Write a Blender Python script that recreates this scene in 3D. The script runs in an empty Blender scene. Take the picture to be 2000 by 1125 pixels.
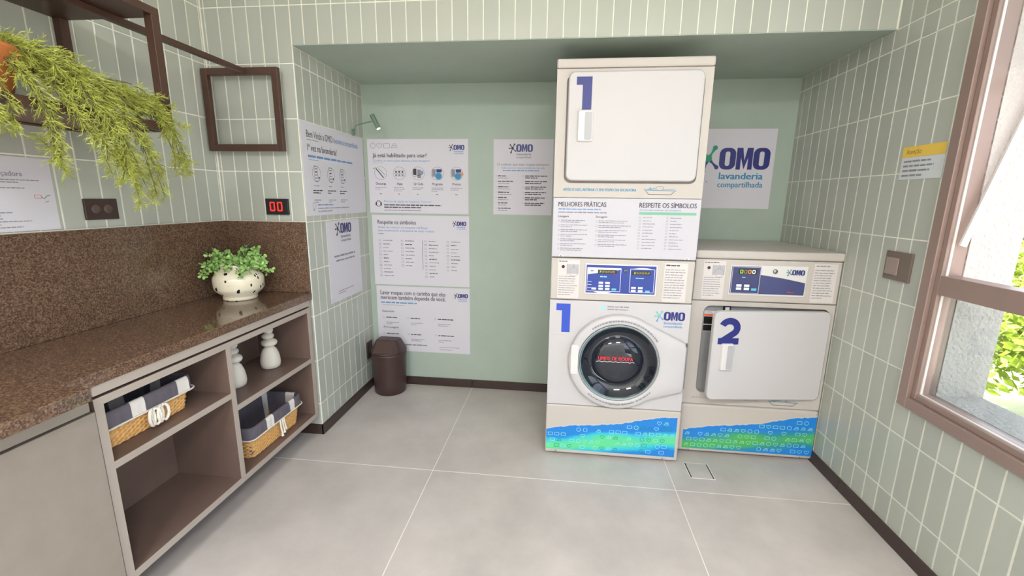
import bpy, bmesh, math, random
from mathutils import Vector, Matrix
random.seed(7)
PI = math.pi
S = bpy.context.scene
C = S.collection

# ------------------------------------------------------------------ camera
def cam_setup():
    cx, cy, cz = 0.0417, -2.1372, 1.3419
    yaw, pitch, roll, f = 0.1095, 0.2025, 0.0136, 850.4
    fw = Vector((-math.sin(yaw)*math.cos(pitch), math.cos(yaw)*math.cos(pitch), -math.sin(pitch)))
    r = Vector((math.cos(yaw), math.sin(yaw), 0)); u = r.cross(fw)
    r2 = r*math.cos(roll) + u*math.sin(roll); u2 = -r*math.sin(roll) + u*math.cos(roll)
    cd = bpy.data.cameras.new('camera'); cam = bpy.data.objects.new('camera', cd); C.objects.link(cam)
    M = Matrix((r2, u2, -fw)).transposed().to_4x4(); M.translation = (cx, cy, cz); cam.matrix_world = M
    cd.sensor_fit = 'HORIZONTAL'; cd.sensor_width = 36; cd.lens = f/2000*36; cd.clip_start = .02
    S.camera = cam
cam_setup()

# ------------------------------------------------------------------ world, sun, exposure
w = bpy.data.worlds.new('sky'); S.world = w; w.use_nodes = True
nt = w.node_tree; nt.nodes.clear()
sky = nt.nodes.new('ShaderNodeTexSky'); sky.sky_type = 'NISHITA'; sky.sun_disc = False
sky.sun_elevation = math.radians(50); sky.sun_rotation = math.radians(300); sky.air_density = 1.0; sky.dust_density = 3.5
hs = nt.nodes.new('ShaderNodeHueSaturation'); hs.inputs['Saturation'].default_value = .45
bg = nt.nodes.new('ShaderNodeBackground'); bg.inputs['Strength'].default_value = SKY = .85
wo = nt.nodes.new('ShaderNodeOutputWorld')
nt.links.new(sky.outputs[0], hs.inputs['Color']); nt.links.new(hs.outputs[0], bg.inputs[0]); nt.links.new(bg.outputs[0], wo.inputs[0])
sl = bpy.data.lights.new('sun', 'SUN'); sl.energy = 9; sl.angle = math.radians(2); sl.color = (1, .95, .86)
so = bpy.data.objects.new('sun', sl); C.objects.link(so)
so.rotation_euler = Vector((.62, -.35, -.85)).to_track_quat('-Z', 'Y').to_euler()
S.view_settings.view_transform = 'Standard'; S.view_settings.look = 'None'
S.view_settings.exposure = 0.18; S.view_settings.gamma = 1.0; S.view_settings.use_curve_mapping = False

# ------------------------------------------------------------------ materials
def lin(c):
    return tuple(((v/255)/12.92 if v/255 <= .04045 else ((v/255+.055)/1.055)**2.4) for v in c) + (1,)
MATS = {}
def mat(name, rgb, rough=.5, metal=0, spec=.5, var=0.0, bump=0.0, bscale=60, coat=0, nscale=None):
    if name in MATS: return MATS[name]
    m = bpy.data.materials.new(name); m.use_nodes = True; n = m.node_tree.nodes; l = m.node_tree.links
    p = n['Principled BSDF']; p.inputs['Base Color'].default_value = lin(rgb); p.inputs['Roughness'].default_value = rough
    p.inputs['Metallic'].default_value = metal; p.inputs['Specular IOR Level'].default_value = spec; p.inputs['Coat Weight'].default_value = coat
    tc = n.new('ShaderNodeTexCoord')
    if nscale:
        no = n.new('ShaderNodeTexNoise'); no.inputs['Scale'].default_value = nscale; no.inputs['Detail'].default_value = 6; no.inputs['Roughness'].default_value = .62
        l.new(tc.outputs['Object'], no.inputs['Vector'])
        r = n.new('ShaderNodeValToRGB'); b = lin(rgb)
        r.color_ramp.elements[0].position = .3; r.color_ramp.elements[1].position = .7
        r.color_ramp.elements[0].color = tuple(v*(1-var) for v in b[:3])+(1,); r.color_ramp.elements[1].color = tuple(min(1, v*(1+var)) for v in b[:3])+(1,)
        l.new(no.outputs['Fac'], r.inputs['Fac']); l.new(r.outputs['Color'], p.inputs['Base Color'])
    if bump:
        nb = n.new('ShaderNodeTexNoise'); nb.inputs['Scale'].default_value = bscale; nb.inputs['Detail'].default_value = 4
        l.new(tc.outputs['Object'], nb.inputs['Vector'])
        bp = n.new('ShaderNodeBump'); bp.inputs['Strength'].default_value = bump; bp.inputs['Distance'].default_value = .01
        l.new(nb.outputs['Fac'], bp.inputs['Height']); l.new(bp.outputs['Normal'], p.inputs['Normal'])
    MATS[name] = m
    return m
def mat_tile():
    m = mat('sage_ceramic', (178, 182, 172), .28); n = m.node_tree.nodes; l = m.node_tree.links; p = n['Principled BSDF']
    oi = n.new('ShaderNodeObjectInfo'); mr = n.new('ShaderNodeMapRange')
    mr.inputs['To Min'].default_value = .93; mr.inputs['To Max'].default_value = 1.05
    hv = n.new('ShaderNodeHueSaturation'); hv.inputs['Color'].default_value = lin((178, 182, 172))
    l.new(oi.outputs['Random'], mr.inputs['Value']); l.new(mr.outputs[0], hv.inputs['Value']); l.new(hv.outputs[0], p.inputs['Base Color'])
    return m
def mat_granite():
    m = mat('brown_granite', (88, 70, 58), .08); n = m.node_tree.nodes; l = m.node_tree.links; p = n['Principled BSDF']
    tc = n.new('ShaderNodeTexCoord'); v = n.new('ShaderNodeTexVoronoi'); v.inputs['Scale'].default_value = 250
    no = n.new('ShaderNodeTexNoise'); no.inputs['Scale'].default_value = 120; no.inputs['Detail'].default_value = 5
    l.new(tc.outputs['Object'], v.inputs['Vector']); l.new(tc.outputs['Object'], no.inputs['Vector'])
    r = n.new('ShaderNodeValToRGB'); e = r.color_ramp.elements
    e[0].position = .0; e[0].color = lin((66, 50, 42)); e[1].position = 1; e[1].color = lin((150, 128, 108))
    for pos, c in ((.35, (84, 63, 52)), (.6, (112, 88, 70)), (.8, (134, 110, 90))): k = e.new(pos); k.color = lin(c)
    mx = n.new('ShaderNodeMix'); mx.data_type = 'FLOAT'; mx.inputs[0].default_value = .5
    sp = n.new('ShaderNodeSeparateColor'); l.new(v.outputs['Color'], sp.inputs[0])
    l.new(sp.outputs[0], mx.inputs[2]); l.new(no.outputs['Fac'], mx.inputs[3]); l.new(mx.outputs[0], r.inputs['Fac'])
    l.new(r.outputs['Color'], p.inputs['Base Color'])
    return m
def mat_terrazzo():
    m = mat('speckled_glaze', (232, 224, 200), .2); n = m.node_tree.nodes; l = m.node_tree.links; p = n['Principled BSDF']
    tc = n.new('ShaderNodeTexCoord'); v = n.new('ShaderNodeTexVoronoi'); v.inputs['Scale'].default_value = 40; v.inputs['Randomness'].default_value = 1
    mp = n.new('ShaderNodeMapping'); mp.inputs['Rotation'].default_value = (.5, .6, .3); mp.inputs['Scale'].default_value = (1, 1.5, .8)
    l.new(tc.outputs['Object'], mp.inputs['Vector']); l.new(mp.outputs[0], v.inputs['Vector'])
    sp = n.new('ShaderNodeSeparateColor'); l.new(v.outputs['Color'], sp.inputs[0])
    a = n.new('ShaderNodeMath'); a.operation = 'MULTIPLY'; a.inputs[1].default_value = .52; l.new(sp.outputs[0], a.inputs[0])
    b = n.new('ShaderNodeMath'); b.operation = 'SUBTRACT'; b.inputs[1].default_value = .10; l.new(a.outputs[0], b.inputs[0])
    c = n.new('ShaderNodeMath'); c.operation = 'LESS_THAN'; l.new(v.outputs['Distance'], c.inputs[0]); l.new(b.outputs[0], c.inputs[1])
    mx = n.new('ShaderNodeMix'); mx.data_type = 'RGBA'; mx.inputs[6].default_value = lin((232, 224, 200)); mx.inputs[7].default_value = lin((38, 34, 36))
    l.new(c.outputs[0], mx.inputs[0]); l.new(mx.outputs[2], p.inputs['Base Color'])
    return m
def mat_wave(name, g1, g2):
    m = mat(name, (40, 150, 200), .35); n = m.node_tree.nodes; l = m.node_tree.links; p = n['Principled BSDF']
    tc = n.new('ShaderNodeTexCoord'); mp = n.new('ShaderNodeMapping'); mp.inputs['Scale'].default_value = (3.2, 1, 11)
    no = n.new('ShaderNodeTexNoise'); no.inputs['Scale'].default_value = 1.0; no.inputs['Detail'].default_value = 2.5
    l.new(tc.outputs['Object'], mp.inputs[0]); l.new(mp.outputs[0], no.inputs['Vector'])
    # distance from the middle line of the band -> green heart, blue edges
    sx = n.new('ShaderNodeSeparateXYZ'); l.new(tc.outputs['Object'], sx.inputs[0])
    ml = n.new('ShaderNodeMath'); ml.operation = 'MULTIPLY_ADD'; ml.inputs[1].default_value = .10; ml.inputs[2].default_value = .088
    l.new(sx.outputs['X'], ml.inputs[0])
    df = n.new('ShaderNodeMath'); df.operation = 'SUBTRACT'; l.new(sx.outputs['Z'], df.inputs[0]); l.new(ml.outputs[0], df.inputs[1])
    ab = n.new('ShaderNodeMath'); ab.operation = 'ABSOLUTE'; l.new(df.outputs[0], ab.inputs[0])
    sc = n.new('ShaderNodeMath'); sc.operation = 'MULTIPLY'; sc.inputs[1].default_value = 7.5; l.new(ab.outputs[0], sc.inputs[0])
    ad = n.new('ShaderNodeMath'); ad.operation = 'MULTIPLY_ADD'; ad.inputs[1].default_value = 1.1; l.new(no.outputs['Fac'], ad.inputs[0]); l.new(sc.outputs[0], ad.inputs[2])
    r = n.new('ShaderNodeValToRGB'); e = r.color_ramp.elements
    e[0].position = .55; e[0].color = lin(g1); e[1].position = 1.0; e[1].color = lin((30, 130, 214))
    k = e.new(.78); k.color = lin(g2)
    l.new(ad.outputs[0], r.inputs['Fac']); l.new(r.outputs['Color'], p.inputs['Base Color'])
    return m
def mat_pane(name, tint=(235, 240, 238), gl=.06):
    m = bpy.data.materials.new(name); m.use_nodes = True; n = m.node_tree.nodes; l = m.node_tree.links; n.clear()
    t = n.new('ShaderNodeBsdfTransparent'); t.inputs[0].default_value = lin(tint); g = n.new('ShaderNodeBsdfGlossy'); g.inputs['Roughness'].default_value = .02
    mx = n.new('ShaderNodeMixShader'); mx.inputs[0].default_value = gl; o = n.new('ShaderNodeOutputMaterial')
    l.new(t.outputs[0], mx.inputs[1]); l.new(g.outputs[0], mx.inputs[2]); l.new(mx.outputs[0], o.inputs[0])
    return m
def mat_emit(name, rgb, s):
    m = bpy.data.materials.new(name); m.use_nodes = True; p = m.node_tree.nodes['Principled BSDF']
    p.inputs['Base Color'].default_value = lin(rgb); p.inputs['Emission Color'].default_value = lin(rgb); p.inputs['Emission Strength'].default_value = s
    return m
def mat_glassbowl():
    m = mat('door_glass', (70, 82, 96), .03); p = m.node_tree.nodes['Principled BSDF']; p.inputs['Transmission Weight'].default_value = .9; p.inputs['IOR'].default_value = 1.3
    return m
TILE = mat_tile(); GRANITE = mat_granite(); TERRAZZO = mat_terrazzo()
WAVE1 = mat_wave('aqua_wave_print', (96, 214, 150), (52, 196, 214)); WAVE2 = mat_wave('green_wave_print', (80, 180, 90), (45, 150, 160))
GROUT = mat('pale_grout', (238, 235, 222), .8, nscale=30, var=.05)
PAINT = mat('sage_paint', (169, 183, 171), .55, nscale=6, var=.03, bump=.05, bscale=300)
FLOORM = mat('porcelain_floor', (192, 185, 180), .36, nscale=2.6, var=.14)
JOINT = mat('floor_joint', (236, 230, 220), .7)
BASEB = mat('dark_baseboard', (62, 46, 42), .35, nscale=20, var=.08)
WHITEP = mat('white_ceiling', (226, 226, 220), .8)
TAUPE = mat('taupe_laminate', (148, 138, 127), .45, nscale=14, var=.05)
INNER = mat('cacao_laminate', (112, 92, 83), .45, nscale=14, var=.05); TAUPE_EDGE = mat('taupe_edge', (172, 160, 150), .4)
DARKGAP = mat('dark_shadow_gap', (60, 50, 46), .6)
BRONZE = mat('bronze_metal', (84, 60, 50), .42, metal=.25, nscale=40, var=.06)
ENAMEL = mat('cream_enamel', (194, 187, 180), .42, spec=.35)
ENAMEL2 = mat('white_enamel', (197, 194, 195), .42, spec=.35)
PLASTW = mat('white_plastic', (218, 215, 213), .35)
PAPER = mat('white_paper', (214, 211, 219), .6)
CREAMP = mat('cream_sticker', (212, 206, 202), .55)
NAVY = mat('navy_ink', (38, 44, 120), .4); BLUE = mat('panel_blue', (44, 66, 150), .35); SLATE = mat('slate_blue', (70, 76, 122), .35)
INK = mat('dark_ink', (58, 56, 70), .6); GREYI = mat('grey_ink', (140, 138, 150), .6); BLUEI = mat('pale_blue_ink', (110, 150, 200), .6)
TEALI = mat('teal_ink', (42, 140, 180), .5); GREENI = mat('green_ink', (40, 150, 120), .5); GREENB = mat('green_band', (120, 180, 150), .6)
REDI = mat('red_ink', (215, 50, 60), .5); YELL = mat('yellow_band', (232, 196, 84), .6); WHITEI = mat('white_ink', (232, 234, 240), .5)
SKYI = mat('light_blue_ink', (150, 215, 245), .5); CYANI = mat('cyan_key', (96, 190, 225), .4); MINTI = mat('teal_line_ink', (30, 130, 130), .5); GREENL = mat('light_green_ink', (150, 225, 190), .5)
ORANGEI = mat('orange_ink', (226, 150, 96), .5)
BLACKP = mat('black_plastic', (30, 30, 34), .3); STEEL = mat('steel', (150, 152, 156), .3, metal=.9); DRUMM = mat('drum_steel', (96, 100, 108), .35, metal=.8)
GASKET = mat('dark_gasket', (40, 44, 50), .4); RINGG = mat('grey_ring', (150, 158, 160), .25, metal=.3); TEALR = mat('teal_rim', (112, 150, 150), .3)
BINM = mat('brown_plastic', (66, 48, 46), .38, nscale=12, var=.06); BINF = mat('brown_plastic_flap', (78, 58, 54), .42)
WICK = mat('wicker', (214, 164, 98), .6, nscale=90, var=.22); CLOTHD = mat('charcoal_cloth', (98, 92, 100), .85, bump=.2, bscale=400); CLOTHW = mat('white_cloth', (224, 218, 212), .85, bump=.2, bscale=400)
ROPE = mat('cotton_rope', (232, 226, 214), .9, bump=.4, bscale=300); STONE = mat('matte_white_stone', (222, 216, 204), .75)
LEAF = mat('fern_green', (162, 168, 72), .55, nscale=25, var=.4); LEAF2 = mat('sage_leaf', (160, 200, 116), .5, nscale=30, var=.35); STEMM = mat('stem_brown', (96, 92, 52), .7)
TERRA = mat('orange_terracotta', (188, 112, 60), .6)
ALU = mat('mauve_aluminium', (150, 128, 120), .38, metal=.15); ALUL = mat('pale_aluminium', (214, 208, 202), .35)
STUCCO = mat('white_stucco', (196, 188, 184), .9, bump=1.0, bscale=70)
GREENMET = mat('sage_metal', (112, 136, 118), .4); LAMPON = mat_emit('reflected_bulb', (255, 236, 200), 6)
PLATE = mat('dark_plate', (64, 48, 44), .3); PLATEI = mat('plate_inset', (92, 76, 70), .35); PLATER = mat('grey_brown_plate', (112, 98, 88), .35); PLATERI = mat('rocker_mauve', (150, 132, 124), .35)
REDLED = mat_emit('red_led', (255, 40, 30), 1.6); GREENLED = mat_emit('green_led', (170, 220, 60), .6); AMBERLED = mat_emit('amber_led', (150, 140, 90), .3)
DISPB = mat('display_black', (46, 46, 40), .25)
OUTGR = mat('pale_paving', (226, 220, 205), .8, nscale=5, var=.06); BARK = mat('bark', (120, 96, 70), .9); TREEL = mat('garden_leaf', (172, 190, 66), .6, nscale=8, var=.4)
PANE = mat_pane('window_pane'); BOWL = mat_glassbowl()

# ------------------------------------------------------------------ mesh helpers
class MB:
    def __init__(s): s.v = []; s.f = []; s.m = []; s.mats = []; s.sm = []
    def mi(s, m):
        if m not in s.mats: s.mats.append(m)
        return s.mats.index(m)
    def add(s, vs, fs, m, smooth=False):
        o = len(s.v); s.v += [tuple(q) for q in vs]; k = s.mi(m)
        for q in fs: s.f.append([i+o for i in q]); s.m.append(k); s.sm.append(smooth)
    def box(s, x0, x1, y0, y1, z0, z1, m, bev=0, seg=2):
        bm = bmesh.new(); bmesh.ops.create_cube(bm, size=1)
        for v in bm.verts: v.co = Vector(((x0+x1)/2+v.co.x*(x1-x0), (y0+y1)/2+v.co.y*(y1-y0), (z0+z1)/2+v.co.z*(z1-z0)))
        if bev: bmesh.ops.bevel(bm, geom=list(bm.edges), offset=bev, segments=seg, affect='EDGES', profile=.5)
        s.addbm(bm, m); return s
    def addbm(s, bm, m, smooth=False):
        bm.verts.index_update(); s.add([v.co for v in bm.verts], [[v.index for v in f.verts] for f in bm.faces], m, smooth); bm.free()
    def loft(s, rings, m, cap0=True, cap1=True, smooth=True, closed=True, flip=False):
        n = len(rings[0]); vs = [p for r in rings for p in r]; fs = []
        for i in range(len(rings)-1):
            for j in range(n if closed else n-1):
                k = (j+1) % n; q = [i*n+j, i*n+k, (i+1)*n+k, (i+1)*n+j]; fs.append(q[::-1] if flip else q)
        s.add(vs, fs, m, smooth)
        if cap0: s.add(rings[0], [list(range(n))[::-1] if not flip else list(range(n))], m)
        if cap1: s.add(rings[-1], [list(range(n)) if not flip else list(range(n))[::-1]], m)
        return s
    def lathe(s, c, prof, m, seg=40, axis='z', cap=False, smooth=True):
        rings = []
        for r, h in prof:
            ring = []
            for j in range(seg):
                a = 2*PI*j/seg
                if axis == 'z': ring.append((c[0]+r*math.cos(a), c[1]+r*math.sin(a), c[2]+h))
                elif axis == 'y': ring.append((c[0]+r*math.cos(a), c[1]+h, c[2]+r*math.sin(a)))
                else: ring.append((c[0]+h, c[1]+r*math.cos(a), c[2]+r*math.sin(a)))
            rings.append(ring)
        return s.loft(rings, m, cap, cap, smooth)
    def tube(s, pts, r, m, seg=8, cap=True):
        pts = [Vector(p) for p in pts]; rings = []; up = None
        for i, p in enumerate(pts):
            d = (pts[min(i+1, len(pts)-1)]-pts[max(i-1, 0)]).normalized()
            if up is None: up = d.orthogonal().normalized()
            up = (up-d*up.dot(d)).normalized(); b = d.cross(up); rr = r[i] if isinstance(r, (list, tuple)) else r
            rings.append([p+up*rr*math.cos(2*PI*j/seg)+b*rr*math.sin(2*PI*j/seg) for j in range(seg)])
        return s.loft(rings, m, cap, cap, True)
    def build(s, name, parent=None, loc=None):
        me = bpy.data.meshes.new(name); off = Vector((0, 0, 0))
        t = parent
        while t is not None and t.parent is not None: t = t.parent
        if t is not None: off = t.location
        elif loc is not None: off = Vector(loc)
        me.from_pydata([(p[0]-off.x, p[1]-off.y, p[2]-off.z) for p in s.v], [], s.f)
        for m in s.mats: me.materials.append(m)
        me.polygons.foreach_set('material_index', s.m); me.polygons.foreach_set('use_smooth', s.sm); me.update()
        o = bpy.data.objects.new(name, me); C.objects.link(o)
        if parent is not None: o.parent = parent
        elif loc is not None: o.location = loc
        return o
def thing(name, label, cat, loc, group=None):
    o = bpy.data.objects.new(name, None); o.empty_display_size = .05; C.objects.link(o); o.location = loc
    o['label'] = label; o['category'] = cat
    if group: o['group'] = group
    return o
def tag(o, label, cat, group=None):
    o['label'] = label; o['category'] = cat
    if group: o['group'] = group
    return o
def struct(o): o['kind'] = 'structure'; return o
def bx(name, parent, x0, x1, y0, y1, z0, z1, m, bev=0, loc=None): return MB().box(x0, x1, y0, y1, z0, z1, m, bev).build(name, parent, loc)
def rrect(x0, x1, z0, z1, r, n=6):
    P = []
    for cx, cz, a0 in ((x1-r, z1-r, 0), (x0+r, z1-r, 90), (x0+r, z0+r, 180), (x1-r, z0+r, 270)):
        for i in range(n+1): a = math.radians(a0+90*i/n); P.append((cx+r*math.cos(a), cz+r*math.sin(a)))
    return P

# flat print on a plane: text, bars, rings
_tc = {}
def text_mesh(t, bold=0.0):
    if (t, bold) in _tc: return _tc[(t, bold)]
    cu = bpy.data.curves.new('t', 'FONT'); cu.body = t; cu.offset = bold; cu.resolution_u = 3
    o = bpy.data.objects.new('t', cu); me = o.to_mesh()
    V = [tuple(v.co) for v in me.vertices]; F = [list(p.vertices) for p in me.polygons]; o.to_mesh_clear(); bpy.data.objects.remove(o); bpy.data.curves.remove(cu)
    xs = [v[0] for v in V] or [0, 1]; mn, mx = min(xs), max(xs)
    _tc[(t, bold)] = ([(v[0]-mn, v[1]) for v in V], F, mx-mn)
    return _tc[(t, bold)]
class Canvas:
    def __init__(s, o, right, nrm, up=(0, 0, 1)):
        s.o = Vector(o); s.r = Vector(right); s.u = Vector(up); s.n = Vector(nrm); s.mb = MB(); s.rev = s.r.cross(s.u).dot(s.n) < 0
    def P(s, x, z, d=.0008): return s.o+s.r*x+s.u*z+s.n*d
    def poly(s, pts, m, d=.0008, faces=None):
        f = faces or [list(range(len(pts)))]
        s.mb.add([s.P(x, z, d) for x, z in pts], [q[::-1] for q in f] if s.rev else f, m)
    def rect(s, x0, x1, z0, z1, m, d=.0008): s.poly([(x0, z0), (x1, z0), (x1, z1), (x0, z1)], m, d)
    def text(s, x, z, h, t, m, w=None, bold=0.0, align='l', d=.0009):
        V, F, W = text_mesh(t, 0.0); k = h/.7; kx = w/W if w else k; L = W*kx
        x -= {'l': 0, 'c': L/2, 'r': L}[align]
        for q in ((-1, 0, 1) if bold > 0 else (0,)): s.poly([(x+a*kx+q*bold*h*1.6, z+b*k) for a, b in V], m, d+q*.00003, F)
        return L
    def arc(s, cx, cz, R, a0, a1, h, t, m, flip=False, bold=.0, d=.0009):
        V, F, W = text_mesh(t, bold); k = h/.7; Q = []
        for a, b in V:
            ang = a0+(a1-a0)*a/W; rr = R-b*k if flip else R+b*k
            Q.append((cx+rr*math.cos(ang), cz+rr*math.sin(ang)))
        s.poly(Q, m, d, F)
    def arc_words(s, cx, cz, R, a0, a1, h, m, d=.0009):
        a = a0; sg = 1 if a1 > a0 else -1
        while (a1-a)*sg > 0:
            q = random.uniform(.03, .09); P = [(cx+r*math.cos(a+sg*q*i/4), cz+r*math.sin(a+sg*q*i/4)) for r in (R, R+h) for i in range(5)]
            s.poly(P, m, d, [[i, i+1, 6+i, 5+i] if sg < 0 else [i+1, i, 5+i, 6+i] for i in range(4)]); a += sg*(q+.018)
    def ring(s, cx, cz, R, t, m, n=22, d=.0009):
        P = [(cx+q*math.cos(2*PI*i/n), cz+q*math.sin(2*PI*i/n)) for q in (R-t, R) for i in range(n)]
        s.poly(P, m, d, [[i, n+i, n+(i+1) % n, (i+1) % n][::-1][::-1] for i in range(n)])
    def disc(s, cx, cz, rx, m, rz=None, n=18, d=.0009): s.poly([(cx+rx*math.cos(2*PI*i/n), cz+(rz or rx)*math.sin(2*PI*i/n)) for i in range(n)], m, d)
    def line(s, pts, t, m, d=.0009):
        for (a, b), (c, e) in zip(pts, pts[1:]):
            L = math.hypot(c-a, e-b) or 1; nx, nz = -(e-b)/L*t/2, (c-a)/L*t/2
            s.poly([(a-nx, b-nz), (c-nx, e-nz), (c+nx, e+nz), (a+nx, b+nz)], m, d)
    def words(s, x, z, w, n, dz, h, m, d=.0008, full=.95):
        """n lines of print too small to read"""
        for i in range(n):
            xx = x; end = x+w*(random.uniform(.82, 1) if i < n-1 else random.uniform(.35, .8))*full
            while xx < end:
                q = min(random.uniform(.012, .035)*max(.35, h/.006), end-xx+.002); s.rect(xx, xx+q, z-i*dz, z-i*dz+h*random.uniform(.75, 1), m, d); xx += q+h*.55
    def logo(s, x, z, w, omo=NAVY, sub=TEALI, subtext=True, splat=None):
        """splat with five drops, three bold letters, two small words; x, z is the lower left, w the width"""
        a, b = splat or (GREENI, NAVY); k = w; cx, cz = x+.15*k, z+.36*k
        for ang, L, r, mm in ((62, .17, .035, a), (128, .16, .03, a), (185, .14, .026, a), (250, .19, .036, b), (315, .17, .03, b)):
            t = math.radians(ang); ex, ez = cx+L*k*math.cos(t), cz+L*k*math.sin(t); px, pz = -math.sin(t), math.cos(t)
            s.poly([(cx-px*.035*k, cz-pz*.035*k), ((cx+ex)/2-px*.012*k, (cz+ez)/2-pz*.012*k), (ex-px*r*k*.8, ez-pz*r*k*.8), (ex+px*r*k*.8, ez+pz*r*k*.8), ((cx+ex)/2+px*.012*k, (cz+ez)/2+pz*.012*k), (cx+px*.035*k, cz+pz*.035*k)], mm, .0009, [[0, 1, 4, 5], [1, 2, 3, 4]])
            s.disc(ex, ez, r*k, mm, d=.00095)
        s.disc(cx, cz, .05*k, a, d=.00097)
        zb, h = z+.21*k, .30*k
        for ox in (.30, .765):     # heavy narrow letters
            o = rrect(x+ox*k, x+(ox+.225)*k, zb, zb+h, .085*k, 5); i = rrect(x+(ox+.08)*k, x+(ox+.145)*k, zb+.05*k, zb+h-.05*k, .03*k, 5); n = len(o)
            s.poly(o+i, omo, .0012, [[q, (q+1) % n, n+(q+1) % n, n+q] for q in range(n)])
        mx, mw = x+.535*k, .22*k
        for a, b in ((0, .28), (.72, 1)): s.rect(mx+a*mw, mx+b*mw, zb, zb+h, omo, .0012)
        s.poly([(mx+.1*mw, zb+h), (mx+.36*mw, zb+h), (mx+.5*mw, zb+h*.42), (mx+.5*mw, zb+h*.0)], omo, .00123); s.poly([(mx+.64*mw, zb+h), (mx+.9*mw, zb+h), (mx+.5*mw, zb), (mx+.5*mw, zb+h*.42)], omo, .00123)
        if subtext:
            s.text(x+.32*k, z+.075*k, .095*k, 'lavanderia', sub, w=.60*k, bold=.03); s.text(x+.31*k, z-.04*k, .08*k, 'compartilhada', sub, w=.62*k, bold=.018)
    def build(s, name, parent):
        o = s.mb.build(name, parent); o['kind'] = 'stuff'; return o

# ------------------------------------------------------------------ room shell
XL, XR, YP, YB, XP = -1.2794, 1.4054, .0216, .7597, -1.7406
ZC, ZR, YF = 2.0513, 2.62, -2.0          # niche ceiling, room ceiling, open glazed front
Z0, CH = .1856, .2552                     # tile courses
G, TT = .0046, .0018                      # grout gap, tile relief
def sbox(name, *a): return struct(bx(name, None, *a))
floor = sbox('floor', -2.0, 1.62, -4.2, .9, -.14, -.0010, JOINT)
for i, (x0, x1) in enumerate(((-2.0, -1.7357), (-1.7357, -.5554), (-.5554, .6249), (.6249, 1.62))):
    for y0, y1 in ((-4.2, -2.5934), (-2.5934, -1.4134), (-1.4134, -.2334), (-.2334, .9)):
        MB().box(x0+.0019, x1-.0019, y0+.0019, y1-.0019, -.02, 0, FLOORM, .0006, 1).build('floor_tile', floor)
wall_back = sbox('wall_back', -1.40, 1.62, YB, YB+.14, -.14, ZR+.1, PAINT)
ceil = sbox('ceiling', -1.9, 1.62, -3.8, YB+.14, ZR, ZR+.2, WHITEP)  # carried on past the glazed front to cut the sky light
sbox('wall_front_blocker', -1.9, 1.62, -4.35, -4.2, -.14, ZR, WHITEP)  # unseen wall added behind the camera to weaken the front light
wall_left = sbox('wall_left', -1.9, XP, -4.2, .16, -.14, ZR, GROUT)  # unseen stretch beyond the glazed front added to block the sun
wall_niche = sbox('wall_niche', -1.40, XL, YP+.12, YB, -.14, ZR, GROUT)
m = MB(); m.box(XP, XL, YP, YP+.12, -.14, ZR, GROUT); m.box(XL, XR, YP, YP+.12, ZC+.004, ZR, GROUT); wall_lintel = struct(m.build('wall_lintel'))
m = MB(); m.box(XL, XR, YP+.0005, YB, ZC, ZC+.0035, PAINT); m.box(XL, XR, YP+.1205, YB, ZC+.0035, ZC+.06, PAINT); struct(m.build('ceiling_niche'))
WY0, WY1, WZ0, WZ1 = -1.86, -.385, .585, 2.32
m = MB()
for a in ((WY1, YB, -.14, ZR), (YF, WY0, -.14, ZR), (WY0, WY1, -.14, WZ0), (WY0, WY1, WZ1, ZR)): m.box(XR, 1.47, *a, GROUT)
wall_right = struct(m.build('wall_right'))
m = MB()
for a in ((WY1-.054, YB+.14, -.9, ZR+.2), (YF, WY0+.03, -.9, ZR+.2), (WY0+.03, WY1-.054, -.9, WZ0+.05), (WY0+.03, WY1-.054, WZ1-.02, ZR+.2)): m.box(1.4705, 1.63, *a, STUCCO)
struct(m.build('wall_outside'))

_tm = {}
def tile_mesh(w_, h_, axis):
    k = (round(w_, 4), round(h_, 4), axis)
    if k not in _tm:
        b = .0012; q = MB(); a, c = w_/2, h_/2
        P = [(-a, 0, -c), (a, 0, -c), (a, 0, c), (-a, 0, c), (-a+b, TT, -c+b), (a-b, TT, -c+b), (a-b, TT, c-b), (-a+b, TT, c-b)]
        T = {'x+': lambda p: (p[1], p[0], p[2]), 'x-': lambda p: (-p[1], p[0], p[2]), 'y-': lambda p: (p[0], -p[1], p[2])}[axis]
        F = [[4, 5, 6, 7], [0, 1, 5, 4], [1, 2, 6, 5], [2, 3, 7, 6], [3, 0, 4, 7]]
        if axis == 'x+': F = [f[::-1] for f in F]
        me = bpy.data.meshes.new('tile'); me.from_pydata([T(p) for p in P], [], F); me.materials.append(TILE); me.update(); _tm[k] = me
    return _tm[k]
def tiles(parent, axis, plane, ub, u0, u1, pitch, z0, z1, hole=None):
    """ub: one joint; tiles cut to u0..u1, z0..z1 and around hole (u0,u1,z0,z1)"""
    i0 = math.floor((u0-ub)/pitch)
    for i in range(i0, i0+int((u1-u0)/pitch)+3):
        for j in range(-1, 10):
            a, b = max(u0, ub+i*pitch), min(u1, ub+(i+1)*pitch); c, d = max(z0, Z0+j*CH), min(z1, Z0+(j+1)*CH)
            if b-a < .008 or d-c < .008: continue
            R = [(a, b, c, d)]
            if hole and a < hole[1] and b > hole[0] and c < hole[3] and d > hole[2]:
                h = hole; R = []
                if c < h[2]: R.append((a, b, c, h[2]))
                if d > h[3]: R.append((a, b, h[3], d))
                if a < h[0]: R.append((a, h[0], max(c, h[2]), min(d, h[3])))
                if b > h[1]: R.append((h[1], b, max(c, h[2]), min(d, h[3])))
            for p, q, r, s_ in R:
                if q-p < .008 or s_-r < .008: continue
                o = bpy.data.objects.new('tile', tile_mesh(q-p-G, s_-r-G, axis)); C.objects.link(o); o.parent = parent
                u, z = (p+q)/2, (r+s_)/2
                o.location = (plane, u, z) if axis[0] == 'x' else (u, plane, z)
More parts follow.
